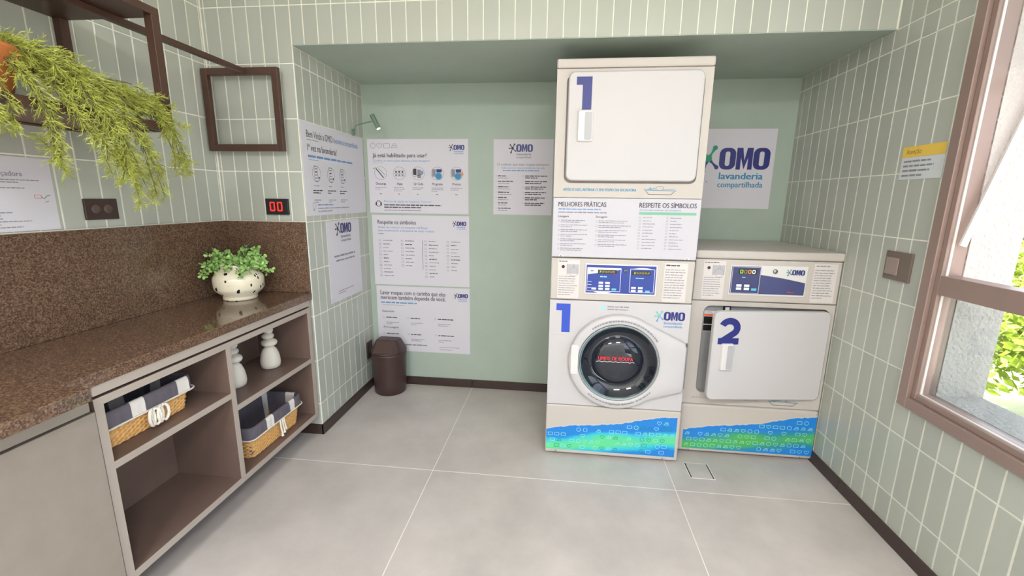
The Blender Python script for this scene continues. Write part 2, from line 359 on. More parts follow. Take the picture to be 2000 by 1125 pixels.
BH = .06
tiles(wall_right, 'x-', XR, .709, -1.999, YB-.003, .0755, BH, ZC, (WY0, WY1+.01, WZ0-.012, WZ1))
tiles(wall_right, 'x-', XR, .709, -1.999, YP-.003, .0755, ZC, ZR, (WY0, WY1+.01, WZ0-.012, WZ1))
tiles(wall_niche, 'x+', XL, .086, YP, YB-.003, .0742, BH, ZC)
tiles(wall_lintel, 'y-', YP, -1.2157, XL, XR-.003, .0727, ZC, ZR)
tiles(wall_lintel, 'y-', YP, -1.28, XP+.003, XL, .0735, 1.2085, ZR)
tiles(wall_left, 'x+', XP, -.292, -1.999, YP-.003, .0752, 1.2085, ZR)
# the pillar below the counter: plain tile strip beside the cabinet
tiles(wall_lintel, 'y-', YP, -1.28, XP+.003, XL, .0735, BH, .833)

def skirt(name, *boxes):
    m = MB()
    for b in boxes: m.box(*b, BASEB, .002, 1)
    return struct(m.build(name))
skirt('baseboard_back', (XL, -.556, YB-.012, YB, 0, BH), (-.554, XR, YB-.012, YB, 0, BH))
skirt('baseboard_left', (XL, XL+.012, YP-.012, YB-.0125, 0, BH), (-1.7, XL+.0115, YP-.012, YP, 0, BH))
skirt('baseboard_right', (XR-.012, XR, -.13, YB-.0125, 0, BH), (XR-.012, XR, -1.31, -.132, 0, BH), (XR-.012, XR, -2.0, -1.312, 0, BH))

# window: stepped metal frame, transom, fixed lower pane, tilted upper sash
win = MB()
def ring_frame(m, y0, y1, z0, z1, t, x0, x1, mm, bev=.002):
    m.box(x0, x1, y1-t, y1, z0, z1, mm, bev, 1); m.box(x0, x1, y0, y0+t, z0, z1, mm, bev, 1)
    m.box(x0, x1, y0+t, y1-t, z0, z0+t, mm, bev, 1); m.box(x0, x1, y0+t, y1-t, z1-t, z1, mm, bev, 1)
ring_frame(win, WY0-.01, -.372, .570, WZ1+.01, .042, 1.388, 1.47, ALU)
ring_frame(win, WY0+.032, -.414, .612, WZ1-.03, .022, 1.402, 1.47, ALU)
ring_frame(win, WY0+.054, -.436, .634, WZ1-.052, .004, 1.414, 1.422, ALUL, 0)
window = struct(win.build('window_1'))
bx('transom', window, 1.400, 1.468, WY0+.05, -.438, 1.022, 1.092, ALU, .003)
bx('glass_pane', window, 1.440, 1.444, WY0+.06, -.443, .641, 1.022, PANE)
# top-hung sash pushed outwards and the stay arm that holds it
A = math.radians(13); SL = .53
def sbar(m, y0, y1, d0, d1, mm, x0=-.012, x1=.012):
    P = []
    for y in (y0, y1):
        for x, d in ((x0, d0), (x1, d0), (x1, d1), (x0, d1)): P.append((1.455+d*math.sin(A)+x*math.cos(A), y, 2.262-d*math.cos(A)+x*math.sin(A)))
    m.add(P, [[0, 1, 2, 3], [7, 6, 5, 4], [0, 4, 5, 1], [1, 5, 6, 2], [2, 6, 7, 3], [3, 7, 4, 0]], mm)
sash = MB(); sbar(sash, -.468, -.446, 0, SL, ALUL); sbar(sash, WY0+.06, WY0+.082, 0, SL, ALUL); sbar(sash, WY0+.082, -.468, 0, .022, ALUL); sbar(sash, WY0+.082, -.468, SL-.022, SL, ALUL)
sash_o = sash.build('sash', window)
m = MB(); sbar(m, WY0+.082, -.468, .022, SL-.022, PANE, -.002, .002); m.build('sash_pane', sash_o)
for yy in (-.457, WY0+.071):
    m = MB(); e = (1.455+(SL-.02)*math.sin(A), 2.262-(SL-.02)*math.cos(A)); t = Vector((e[0]-1.432, 0, e[1]-1.20)).normalized(); n_ = Vector((t.z, 0, -t.x))*.011
    P = [Vector((1.432, yy+s_, 1.20))+q for s_ in (-.004, .004) for q in (-n_, n_)]+[Vector((e[0], yy+s_, e[1]))+q for s_ in (-.004, .004) for q in (-n_, n_)]
    m.add(P, [[0, 2, 3, 1], [4, 5, 7, 6], [0, 1, 5, 4], [2, 6, 7, 3], [0, 4, 6, 2], [1, 3, 7, 5]], ALUL); m.build('stay_arm', window)

# outdoors: lower pale terrace and trees
ground = sbox('ground', 1.7, 30, -14, 30, -1.5, -1.3, OUTGR)
for k in range(9):
    MB().box(3.6, 5.2, 2.55+k*.075, 2.61+k*.075, -1.3, -1.26, mat('deck_board', (216, 200, 168), .8)).build('deck_board', ground)
def tree(label, x, y, zc, R, n, seed):
    rnd = random.Random(seed); t = thing('garden_tree', label, 'tree', (x, y, -1.3), 'trees outside the window')
    m = MB(); m.tube([(x, y, -1.3), (x+.05, y+.03, -.5), (x-.04, y, zc)], [.12, .09, .05], BARK)
    for k in range(6):
        a = k*1.05; m.tube([(x, y, -.5+k*.12), (x+.6*R*math.cos(a), y+.6*R*math.sin(a), zc+.3*R*math.sin(k*2))], [.04, .015], BARK, 6)
    m.build('trunk', t)
    m = MB(); V = []; F = []
    blobs = [(rnd.uniform(-.7, .7)*R, rnd.uniform(-.7, .7)*R, rnd.uniform(-.8, .8)*R, rnd.uniform(.3, .5)*R) for _ in range(26)]
    for i in range(n):
        bx_, by_, bz_, br = rnd.choice(blobs); d = Vector((rnd.gauss(0, 1), rnd.gauss(0, 1), rnd.gauss(0, 1))).normalized()*br*rnd.uniform(.6, 1)
        c = Vector((x+bx_, y+by_, zc+bz_))+d; a = Vector((rnd.gauss(0, 1), rnd.gauss(0, 1), rnd.gauss(0, 1))).normalized(); b = a.orthogonal().normalized(); s_ = rnd.uniform(.05, .1)
        o = len(V); V += [c-a*s_, c+b*s_*.5, c+a*s_, c-b*s_*.5]; F.append([o, o+1, o+2, o+3])
    m.add(V, F, TREEL); cr = m.build('crown', t); cr['kind'] = 'stuff'
tree('bright green leafy tree seen through the lower window pane', 6.2, 3.6, -.25, 1.25, 7000, 3)
tree('bright green leafy tree farther behind at the window edge', 8.2, 7.2, -.2, 1.7, 6000, 5)

# unseen fill light panels added behind the camera
for k, (x, y, e) in enumerate(((-.7, -3.0, 48), (.7, -3.0, 48))):
    t = thing('fill_light', ('added white square fill light, unseen, on the counter side', 'added white square fill light, unseen, on the window side')[k], 'light', (x, y, ZR), 'added fill lights')
    m = MB(); ring_q = .3
    m.box(x-.32, x+.32, y-.32, y-.29, ZR-.03, ZR, WHITEP); m.box(x-.32, x+.32, y+.29, y+.32, ZR-.03, ZR, WHITEP); m.box(x-.32, x-.29, y-.29, y+.29, ZR-.03, ZR, WHITEP); m.box(x+.29, x+.32, y-.29, y+.29, ZR-.03, ZR, WHITEP)
    m.build('light_frame', t)
    ld = bpy.data.lights.new('fill_panel', 'AREA'); ld.shape = 'SQUARE'; ld.size = .58; ld.energy = e; ld.color = (1, .99, 1.0)
    lo = bpy.data.objects.new('fill_panel', ld); C.objects.link(lo); lo.location = (x, y, ZR-.035)

# ------------------------------------------------------------------ laundry machines
HEART = [(0, -.9), (.5, -.45), (.95, .1), (.9, .55), (.5, .8), (.12, .6), (0, .35), (-.12, .6), (-.5, .8), (-.9, .55), (-.95, .1), (-.5, -.45)]
def heart(c, x, z, r, t, m): P = [(x+a*r, z+b*r) for a, b in HEART]; c.line(P+P[:1], t, m)
def square(c, x, z, r, t, m): c.line([(x-r, z-r*.7), (x+r, z-r*.7), (x+r, z+r*.7), (x-r, z+r*.7), (x-r, z-r*.7)], t, m)
def iron(c, x, z, r, t, m): c.line([(x-r, z-r*.6), (x+r, z-r*.6), (x+r*.7, z+r*.6), (x-r*.3, z+r*.6), (x-r*.4, z+r*.1), (x+r*.75, z+r*.1)], t, m); c.line([(x-r, z-r*.6), (x-r*.4, z+r*.1)], t, m)
def wave_decal(parent, y, x0, x1, zl, zr, zb, m, dark):
    """torn-edge colour band with outlined laundry icons"""
    c = Canvas((0, y, 0), (1, 0, 0), (0, -1, 0)); n = 44; rnd = random.Random(int(x0*100)+5); top = []
    for i in range(n+1):
        t = i/n; top.append((x0+(x1-x0)*t, zl+(zr-zl)*t+.006*math.sin(t*9)+rnd.uniform(-.003, .003)))
    P = top+[(x1, zb), (x0, zb)][::1]
    wht = [(a, b+.007) for a, b in top]
    c.poly([q for ab in zip(top, wht) for q in ab], ENAMEL2, .0004, [[2*i, 2*i+2, 2*i+3, 2*i+1] for i in range(n)])
    c.poly([q for (a, b) in top for q in ((a, zb), (a, b))], m, .0005, [[2*i, 2*i+2, 2*i+3, 2*i+1] for i in range(n)])
    dec = c.build('wave_decal', parent)
    c = Canvas((0, y, 0), (1, 0, 0), (0, -1, 0)); x = x0+.03; k = 0
    shapes = (lambda cv, *a: cv.ring(*a), heart, square, iron)
    for r_ in range(7):
        z = zb+.022+r_*.033; x = x0+.022+(r_ % 2)*.012
        while x < x1-.015:
            lim = zl+(zr-zl)*(x-x0)/(x1-x0)
            if z < lim-.018 and rnd.random() < .72: shapes[rnd.randrange(4)](c, x, z, .0115, .0022, (SKYI if rnd.random() < .55 else GREENL) if rnd.random() > dark else MINTI)
            x += .034
    c.build('icon_print', dec)
def sticker(parent, y, x0, x1, z0, z1, kind):
    s = bx('sticker', parent, x0, x1, y-.0012, y, z0, z1, CREAMP); c = Canvas((0, y-.0012, 0), (1, 0, 0), (0, -1, 0)); w_ = x1-x0
    if kind == 'card':
        c.rect(x0+w_*.42, x1-.004, z0+(z1-z0)*.64, z1-.022, mat('photo_grey', (178, 176, 180), .6)); c.disc(x0+w_*.24, z1-.035, .008, mat('maroon_dot', (70, 24, 34), .5))
        c.words(x0+.004, z1-.01, w_*.9, 1, .008, .004, INK); c.line([(x0+w_*.42, z1-.02), (x0+w_*.42, z1-.075)], .0015, GREYI)
        c.ring(x0+w_*.72, z1-.06, .022, .0015, GREYI); c.line([(x0+w_*.7, z1-.02), (x0+w_*.76, z1-.035), (x0+w_*.66, z1-.035)], .002, GREYI)
        c.words(x0+.005, z0+(z1-z0)*.56, w_*.9, 9, .0115, .0036, GREYI)
    else:
        c.words(x0+.008, z1-.014, w_*.85, 1, .01, .006, INK if kind == 'a' else GREYI); c.words(x0+.005, z1-.034, w_*.9, 12, .0125, .0042, GREYI)
    c.build('sticker_print', s)
def tray_icon(c, x, z, w_):
    c.line([(x, z+.004), (x+w_, z)], .0028, TEALI); c.line([(x+w_*.06, z), (x+w_*.16, z-.016), (x+w_*.84, z-.017), (x+w_*.94, z-.003)], .0022, INK)
    c.line([(x+w_*.12, z+.006), (x+w_*.22, z+.014), (x+w_*.2, z+.006), (x+w_*.36, z+.012)], .0025, TEALI)
    c.line([(x+w_*.38, z+.006), (x+w_*.4, z+.018), (x+w_*.55, z+.021), (x+w_*.62, z+.012), (x+w_*.55, z+.007), (x+w_*.95, z+.007)], .002, GREYI)
def plate_hole(mb, x0, x1, z0, z1, hole, y, depth, m, mback):
    """front plate at y with a recess of outline hole, depth deep"""
    n = len(hole); cx = sum(p[0] for p in hole)/n; cz = sum(p[1] for p in hole)/n; out = []
    for px, pz in hole:
        dx, dz = px-cx, pz-cz; t = min((((x1 if dx > 0 else x0)-cx)/dx) if abs(dx) > 1e-6 else 1e9, (((z1 if dz > 0 else z0)-cz)/dz) if abs(dz) > 1e-6 else 1e9)
        out.append((cx+dx*t, cz+dz*t))
    # insert the corners by snapping the nearest outline point to them
    for k in ((x0, z0), (x1, z0), (x1, z1), (x0, z1)):
        i = min(range(n), key=lambda i: (out[i][0]-k[0])**2+(out[i][1]-k[1])**2); out[i] = k
    mb.loft([[(a, y, b) for a, b in out], [(a, y, b) for a, b in hole], [(a, y+depth, b) for a, b in hole]], m, False, False, False, flip=False)
    mb.add([(a, y+depth, b) for a, b in hole], [list(range(n))], mback)
def door_panel(name, parent, x0, x1, z0, z1, y0, y1, m, r=.03):
    mb = MB(); R = [[(a, y, b) for a, b in rrect(x0+i, x1-i, z0+i, z1-i, max(.004, r-i))] for i, y in ((0, y1), (0, y0+.006), (.0018, y0+.0018), (.006, y0))]
    mb.loft(R, m, True, True, True, flip=True); return mb.build(name, parent)
def handle(parent, x0, x1, z0, z1, y):
    """moulded pull: raised body, shade of a hollow painted on its right half"""
    mb = MB(); mb.loft([[(a, yy, b) for a, b in rrect(x0+i, x1-i, z0+i, z1-i, .008)] for i, yy in ((0, y), (.002, y-.012), (.005, y-.014))], PLASTW, False, True, True, flip=True)
    xm = x0+(x1-x0)*.45; h = MB(); h.loft([[(a, yy, b) for a, b in rrect(xm+i, x1-.006-i, z0+.008+i, z1-.008-i, .006)] for i, yy in ((0, y-.0145), (.003, y-.0150))], mat('hollow_shade', (176, 174, 178), .4), False, True, True, flip=True)  # flat darker grey patch carries the shading of the hollow
    o = mb.build('handle', parent); h.build('hollow_shade', o)

def two(c, x0, x1, z0, z1, t, m):
    w_ = x1-x0; R = w_*.5-t*.42; cx, cz = (x0+x1)/2, z1-t*.5-R*.92
    P = [(cx+R*math.cos(math.radians(a)), cz+R*.95*math.sin(math.radians(a))) for a in range(158, -43, -8)]+[(x0+t*.62, z0+t*.55)]
    n = len(P); L, Rr = [], []
    for i, (a, b) in enumerate(P):
        p, q = P[max(i-1, 0)], P[min(i+1, n-1)]; dx, dz = q[0]-p[0], q[1]-p[1]; l = math.hypot(dx, dz); k = t*.5*(1.0 if i < n-1 else .95)
        L.append((a-dz/l*k, b+dx/l*k)); Rr.append((a+dz/l*k, b-dx/l*k))
    c.poly(L+Rr, m, .0009, [[i, i+1, n+i+1, n+i] for i in range(n-1)]); c.rect(x0, x1, z0, z0+t*.98, m, .00092)
    c.poly([(x0, z0), (x0+t, z0), (x0+t*1.1, z0+t), (x0+t*.25, z0+t), (x0, z0+t*.72)], m, .00094)
# --- stacked unit
ST = thing('stacked_washer_dryer', 'tall white stacked washer and dryer marked with two blue number 1s', 'laundry machine', (.3415, .35, 0))
X0, X1, D1 = 0.0, .683, .70
m = MB(); m.box(X0, X1, .02, D1, 1.06, 1.918, ENAMEL, .004); m.box(X0+.001, X1-.001, .03, D1, 1.045, 1.07, ENAMEL)
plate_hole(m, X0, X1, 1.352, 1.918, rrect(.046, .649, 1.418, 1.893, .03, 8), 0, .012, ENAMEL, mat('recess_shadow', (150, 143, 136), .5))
m.add([(X0, 0, 1.352), (X0, .02, 1.352), (X0, .02, 1.918), (X0, 0, 1.918)], [[0, 3, 2, 1]], ENAMEL); m.add([(X1, 0, 1.352), (X1, .02, 1.352), (X1, .02, 1.918), (X1, 0, 1.918)], [[0, 1, 2, 3]], ENAMEL)
m.add([(X0, 0, 1.352), (X1, 0, 1.352), (X1, .02, 1.352), (X0, .02, 1.352)], [[3, 2, 1, 0]], ENAMEL)
m.build('dryer_cabinet', ST)
bx('top_lid', ST, X0-.002, X1+.002, -.006, D1, 1.9205, 1.961, ENAMEL, .008)
d = door_panel('dryer_door', ST, .0535, .643, 1.428, 1.903, -.02, .011, ENAMEL2)
handle(d, .099, .17, 1.601, 1.738, -.02)
def one(c, x0, x1, z0, z1, t, m): w_ = x1-x0; c.poly([(x0, z1), (x0, z1-t), (x0+w_*.4, z1-t), (x0+w_*.4, z0), (x1, z0), (x1, z1)], m, .0009, [[0, 1, 2, 5], [2, 3, 4, 5]])
c = Canvas((0, -.02, 0), (1, 0, 0), (0, -1, 0)); one(c, .089, .158, 1.741, 1.88, .034, NAVY); c.build('number_one', d)['label'] = 'navy number 1'
c = Canvas((0, 0, 0), (1, 0, 0), (0, -1, 0)); c.text(.045, 1.382, .0125, 'APÓS O USO, RETIRAR O SEU FELPO DA SECADORA', TEALI, w=.34, bold=.03); tray_icon(c, .418, 1.386, .148); c.build('dryer_print', ST)
# instruction panel
pn = bx('instruction_panel', ST, X0, X1, -.004, .02, 1.066, 1.350, mat('panel_white', (196, 193, 200), .5), .004)
c = Canvas((0, -.004, 0), (1, 0, 0), (0, -1, 0))
c.text(.026, 1.309, .022, 'MELHORES PRÁTICAS', INK, w=.224, bold=.012); c.text(.404, 1.309, .022, 'RESPEITE OS SÍMBOLOS', INK, w=.258, bold=.012)
c.words(.026, 1.294, .42, 1, .01, .0062, BLUEI); c.words(.026, 1.279, .45, 1, .01, .0062, GREYI)
c.text(.404, 1.294, .0085, 'Antes de colocar na máquina', BLUEI, w=.19); c.rect(.404, .664, 1.276, 1.288, GREENB)
c.text(.026, 1.258, .010, 'Lavagem', INK, w=.05, bold=.01); c.text(.205, 1.258, .010, 'Secagem', INK, w=.053, bold=.01)
for k in range(7): c.ring(.031, 1.241-k*.0225, .004, .001, GREYI, 10); c.words(.04, 1.242-k*.0225, .135, 2, .0085, .0038, GREYI)
for k in range(6): c.ring(.21, 1.241-k*.0225, .004, .001, GREYI, 10); c.words(.219, 1.242-k*.0225, .165, 2, .0085, .0038, GREYI)
for k in range(11):
    for xx in (.41, .535):
        square(c, xx, 1.262-k*.0145, .004, .001, GREYI); c.words(xx+.014, 1.2605-k*.0145, .085, 1, .008, .0036, GREYI)
c.build('instruction_print', pn)
for xx in (.045, .64):
    m = MB(); m.add([(xx-.014, -.006, 1.068), (xx+.014, -.006, 1.068), (xx, -.006, 1.082), (xx-.014, -.0035, 1.068), (xx+.014, -.0035, 1.068), (xx, -.0035, 1.082)], [[0, 1, 2], [3, 5, 4], [0, 2, 5, 3], [1, 4, 5, 2]], PLASTW); m.lathe((xx, -.0062, 1.0725), [(.0001, -.0015), (.003, -.001), (.003, .001)], STEEL, 10, 'y'); m.build('panel_clip', ST)
# washer body
m = MB(); m.box(X0, X1, .02, D1, .03, 1.06, ENAMEL, .004); m.build('washer_cabinet', ST)
WC, WZ = (.349, .541), .0
cp = bx('control_panel', ST, X0, X1, -.002, .02, .853, 1.0600, ENAMEL, .006)
fr = bx('keypad_frame', cp, .166, .511, -.005, -.001, .885, 1.038, PLASTW, .003)
bx('keypad', cp, .173, .504, -.0062, -.004, .893, 1.031, BLUE, .0006)
yk = -.0064
c = Canvas((0, yk, 0), (1, 0, 0), (0, -1, 0))
def frame_line(c, x0, x1, z0, z1, t, m): c.line([(x0, z0), (x1, z0), (x1, z1), (x0, z1), (x0, z0)], t, m)
frame_line(c, .178, .338, .902, 1.018, .002, WHITEI); frame_line(c, .383, .497, .902, 1.016, .002, WHITEI)
c.poly([(.179, 1.017), (.179, .985), (.225, .992), (.3, 1.002), (.337, 1.012), (.337, 1.017)], WHITEI, .0008, [[0, 1, 2, 3, 4, 5]])
c.text(.19, .998, .009, 'OMO', NAVY, w=.02, bold=.03); c.poly([(.21, .9), (.3, .9), (.27, .892), (.24, .892)], WHITEI); c.poly([(.395, 1.017), (.485, 1.017), (.455, 1.023), (.425, 1.023)], WHITEI)
c.words(.24, .972, .075, 1, .01, .006, SKYI); c.words(.41, .97, .075, 1, .01, .004, SKYI)
for z in (.948, .933, .917): c.rect(.181, .2, z, z+.0018, WHITEI)
c.words(.3, .988, .033, 1, .01, .003, REDI); c.build('keypad_print', cp)
for x0, x1, z0 in ((.228, .318, .99), (.392, .478, .988)):
    ds = bx('display', cp, x0, x1, yk-.0018, yk, z0, z0+.019, DISPB); c = Canvas((0, yk-.0018, 0), (1, 0, 0), (0, -1, 0))
    for k in range(6):
        xx = x0+.01+k*.0125; c.line([(xx, z0+.004), (xx+.001, z0+.015)], .0022, GREENLED if k == 0 else AMBERLED); c.line([(xx, z0+.0095), (xx+.005, z0+.0095)], .0018, GREENLED if k == 0 else AMBERLED); c.line([(xx+.006, z0+.004), (xx+.007, z0+.015)], .0018, AMBERLED)
    c.build('display_digits', ds)
for x, z, mm in ((.245, .944, WHITEI), (.277, .944, WHITEI), (.245, .929, WHITEI), (.277, .929, WHITEI), (.212, .914, WHITEI), (.245, .914, WHITEI), (.277, .914, WHITEI), (.309, .913, CYANI), (.402, .924, WHITEI), (.435, .924, WHITEI), (.402, .909, WHITEI), (.435, .909, WHITEI), (.469, .908, CYANI)):
    bx('key', cp, x-.011, x+.011, yk-.002, yk, z-.005, z+.005, mm, .0008)
m = MB(); m.lathe((.36, yk, 1.005), [(.0001, -.004), (.009, -.004), (.0095, 0)], STEEL, 18, 'y'); m.box(.357, .363, yk-.0055, yk-.003, 1.0, 1.01, BLACKP); m.build('key_lock', cp)
sticker(cp, -.002, .034, .139, .86, 1.053, 'card'); sticker(cp, -.002, .541, .65, .859, 1.05, 'a')
# front panel with round opening, drum behind it
def circ(R, n=64, c0=WC): return [(c0[0]+R*math.cos(2*PI*i/n+PI/4), c0[1]+R*math.sin(2*PI*i/n+PI/4)) for i in range(n)]
m = MB(); plate_hole(m, X0, X1, .289, .849, circ(.2), 0, .018, ENAMEL2, GASKET)
m.add([(X0, 0, .289), (X1, 0, .289), (X1, .02, .289), (X0, .02, .289)], [[3, 2, 1, 0]], ENAMEL2); m.add([(X0, 0, .849), (X1, 0, .849), (X1, .02, .849), (X0, .02, .849)], [[0, 1, 2, 3]], ENAMEL2)
m.add([(X0, 0, .289), (X0, .02, .289), (X0, .02, .849), (X0, 0, .849)], [[0, 3, 2, 1]], ENAMEL2); m.add([(X1, 0, .289), (X1, .02, .289), (X1, .02, .849), (X1, 0, .849)], [[0, 1, 2, 3]], ENAMEL2)
fp = m.build('front_panel', ST)
c = Canvas((0, 0, 0), (1, 0, 0), (0, -1, 0)); one(c, .033, .103, .683, .831, .036, mat('bright_blue_ink', (48, 78, 190), .4)); c.build('number_one', fp)['label'] = 'blue number 1'
c = Canvas((0, 0, 0), (1, 0, 0), (0, -1, 0)); c.logo(.515, .735, .145, sub=BLUEI, splat=(mat('mint_ink', (110, 190, 180), .5), BLUEI)); c.build('logo', fp)
c = Canvas((0, 0, 0), (1, 0, 0), (0, -1, 0)); c.disc(.262, .817, .013, SKYI, .009); c.words(.285, .821, .14, 1, .01, .006, GREYI, full=1); c.words(.285, .807, .2, 1, .01, .006, GREYI); c.build('panel_print', fp)
m = MB(); m.box(X0+.0, .075, -.0012, .0002, .6655, .6675, mat('seam_grey', (190, 184, 178), .5)); m.build('panel_seam', fp)
# door: ring whose right side widens to the hinge
RO = .2475; out = []
for i in range(64):
    a = 2*PI*i/64+PI/4; x, z = WC[0]+RO*math.cos(a), WC[1]+RO*math.sin(a)
    dx, dz = math.cos(a), math.sin(a)
    # hull of the circle and the hinge edge (x=.676, z .405...655): support function walk
    if abs(a % (2*PI)-2*PI) < .9 or a % (2*PI) < .95:
        aa = a if a < PI else a-2*PI; aa = (aa+PI) % (2*PI)-PI
        t = (aa+.88)/(1.83); zz = .405+(.655-.405)*max(0, min(1, (t-.27)/.46))
        if t < .27:
            q = t/.27; p0 = (WC[0]+RO*math.cos(-.88), WC[1]+RO*math.sin(-.88)); x, z = p0[0]+(.676-p0[0])*q, p0[1]+(.405-p0[1])*q
        elif t > .73:
            q = (t-.73)/.27; p1 = (WC[0]+RO*math.cos(.95), WC[1]+RO*math.sin(.95)); x, z = .676+(p1[0]-.676)*q, .655+(p1[1]-.655)*q
        else: x, z = .676, zz
    out.append((x, z))
def ins(P, k): return [(WC[0]+(a-WC[0])*k, WC[1]+(b-WC[1])*k) for a, b in P]
inn = circ(.198)
rings = [(out, .0), (out, -.022), (ins(out, .985), -.030), (ins(out, .965), -.0335)]
R = [[(a, y, b) for a, b in P] for P, y in rings]+[[(a, -.036, b) for a, b in circ(.208)], [(a, -.033, b) for a, b in circ(.202)], [(a, -.012, b) for a, b in circ(.196)]]
m = MB(); m.loft(R, ENAMEL2, False, False, True, flip=True); dr = m.build('washer_door', ST)
m = MB(); m.lathe((WC[0], 0, WC[1]), [(.1965, -.012), (.199, -.030), (.2, -.034), (.196, -.0365), (.191, -.034), (.189, -.014)], RINGG, 64, 'y'); m.build('door_ring', dr)
m = MB(); m.lathe((WC[0]+.004, 0, WC[1]), [(.1915, -.012), (.1925, -.031), (.1905, -.0325), (.188, -.030), (.187, -.02)], TEALR, 64, 'y'); m.build('door_rim', dr)
m = MB(); m.lathe((WC[0], 0, WC[1]), [(.0001, -.022), (.05, -.021), (.09, -.016), (.118, -.006), (.124, .004), (.13, .010), (.138, .010), (.155, .002), (.175, -.012), (.186, -.026), (.1915, -.030), (.190, .012), (.0001, .014)], mat('smoked_door_glass', (26, 32, 44), .05, coat=.5), 64, 'y'); gl = m.build('door_glass', dr)
m = MB()
for rr, yy, tt, mm in ((.121, .002, .004, RINGG), (.135, .006, .003, BLACKP)):
    P = [(WC[0]-.01+rr*math.cos(a), yy, WC[1]-.015+rr*.82*math.sin(a)) for a in [PI*1.08+PI*.95*i/30 for i in range(31)]]; m.tube(P, [tt*math.sin(PI*(i+.6)/31.5)+.0006 for i in range(31)], mm, 8)
m.build('drum_lip', gl)
c = Canvas((0, -.0225, 0), (1, 0, 0), (0, -1, 0)); c.text(.252, .553, .019, 'LIMITE DE ROUPA', REDI, w=.17, bold=.03)
c.line([(.242+i*.0048, .542+.0042*abs(math.sin(i*.55))) for i in range(40)], .0022, WHITEI); c.build('glass_print', dr)
c = Canvas((0, -.0375, 0), (1, 0, 0), (0, -1, 0))
c.arc_words(WC[0], WC[1], .2165, math.radians(128), math.radians(38), .007, GREYI)
c.arc(WC[0], WC[1], .2225, math.radians(260), math.radians(294), .0105, 'higienização da borracha', INK, flip=True); c.arc_words(WC[0], WC[1], .2155, math.radians(230), math.radians(257), .006, GREYI); c.arc_words(WC[0], WC[1], .2155, math.radians(297), math.radians(318), .006, GREYI); c.build('door_print', dr)
m = MB(); m.loft([[(a, y, b) for a, b in rrect(.115, .15, .475, .63, .008)] for y in (-.033, -.0395)], PLASTW, False, True, False, flip=True); m.build('door_pull', dr)
m = MB(); m.box(.6765, .6815, -.022, -.0, .42, .655, STEEL, .001); m.build('hinge', dr)
kp = bx('kick_panel', ST, X0-.002, X1+.001, -.008, .02, .012, .286, ENAMEL, .006)
wave_decal(kp, -.0082, .002, .668, .144, .255, .032, WAVE1, .25)
for xx in (.055, .61): m = MB(); m.lathe((xx, -.0082, .022), [(.0001, -.002), (.004, -.0015), (.0045, 0)], STEEL, 12, 'y'); m.build('kick_screw', kp)
for xx, yy in ((.05, .06), (.633, .06), (.05, .65), (.633, .65)): m = MB(); m.lathe((xx, yy, 0), [(.022, 0), (.022, .008), (.012, .012), (.012, .035)], BLACKP, 16, cap=True); m.build('foot', ST)

# --- second dryer, door ajar
YD, A0, A1 = .108, .716, 1.398
DR = thing('tumble_dryer', 'low white front-loading dryer numbered 2 with its door ajar', 'dryer', ((A0+A1)/2, .42, 0))
m = MB(); m.box(A0, A1, YD+.032, .745, .03, 1.06, ENAMEL, .004)
plate_hole(m, A0, A1, .289, .848, rrect(A0+.062, A1-.02, .352, .825, .035, 8), YD, .03, ENAMEL, mat('liner_grey', (150, 150, 152), .4))
for q in ((A0, [0, 3, 2, 1]), (A1, [0, 1, 2, 3])): m.add([(q[0], YD, .289), (q[0], YD+.035, .289), (q[0], YD+.035, .848), (q[0], YD, .848)], [q[1]], ENAMEL)
m.add([(A0, YD, .848), (A1, YD, .848), (A1, YD+.035, .848), (A0, YD+.035, .848)], [[0, 1, 2, 3]], ENAMEL)
cab = m.build('dryer_cabinet', DR)
# inside the opening: label, latch, dark drum mouth, warning label
m = MB(); m.lathe((A0+.36, YD+.029, .585), [(.0001, -.0015), (.19, -.0015), (.2, 0)], BLACKP, 40, 'y'); m.build('drum_mouth', cab)
lb = bx('warning_label', cab, A0+.075, A0+.13, YD+.0275, YD+.0295, .68, .79, PAPER)
c = Canvas((0, YD+.0275, 0), (1, 0, 0), (0, -1, 0)); c.rect(A0+.076, A0+.129, .762, .774, mat('orange_label', (226, 110, 60), .5)); c.rect(A0+.076, A0+.129, .72, .76, BLACKP); c.rect(A0+.076, A0+.129, .683, .715, BLACKP); c.words(A0+.077, .782, .05, 1, .01, .004, GREYI); c.build('warning_print', lb)
m = MB(); m.box(A0+.165, A0+.2, YD+.018, YD+.03, .79, .822, BLACKP, .002); m.box(A0+.172, A0+.193, YD+.014, YD+.02, .797, .815, PLASTW, .002); m.build('latch', cab)
bx('top_lid', DR, A0-.003, A1+.003, YD-.012, .748, 1.0645, 1.106, ENAMEL, .01)
cp = bx('control_panel', DR, A0, A1, YD-.002, YD+.02, .851, 1.062, ENAMEL, .006); y = YD-.002
bx('keypad_frame', cp, A0+.168, A0+.528, y-.003, y, .884, 1.037, PLASTW, .003); y -= .0032
c = Canvas((0, y, 0), (1, 0, 0), (0, -1, 0)); bx_ = A0+.174
c.poly([(A0+.312, .893), (A0+.522, .893), (A0+.522, .955), (A0+.42, .975), (A0+.312, .99)], SLATE, .0005); c.logo(A0+.43, .975, .085, subtext=False)
c.words(A0+.445, .905, .04, 1, .01, .005, REDI); c.build('keypad_print', cp)
bx('keypad', cp, bx_, bx_+.137, y-.003, y, .893, 1.03, mat('keypad_indigo', (62, 66, 112), .35), .001); y -= .0032
ds = bx('display', cp, bx_+.032, bx_+.118, y-.001, y, .992, 1.017, DISPB); c = Canvas((0, y-.001, 0), (1, 0, 0), (0, -1, 0))
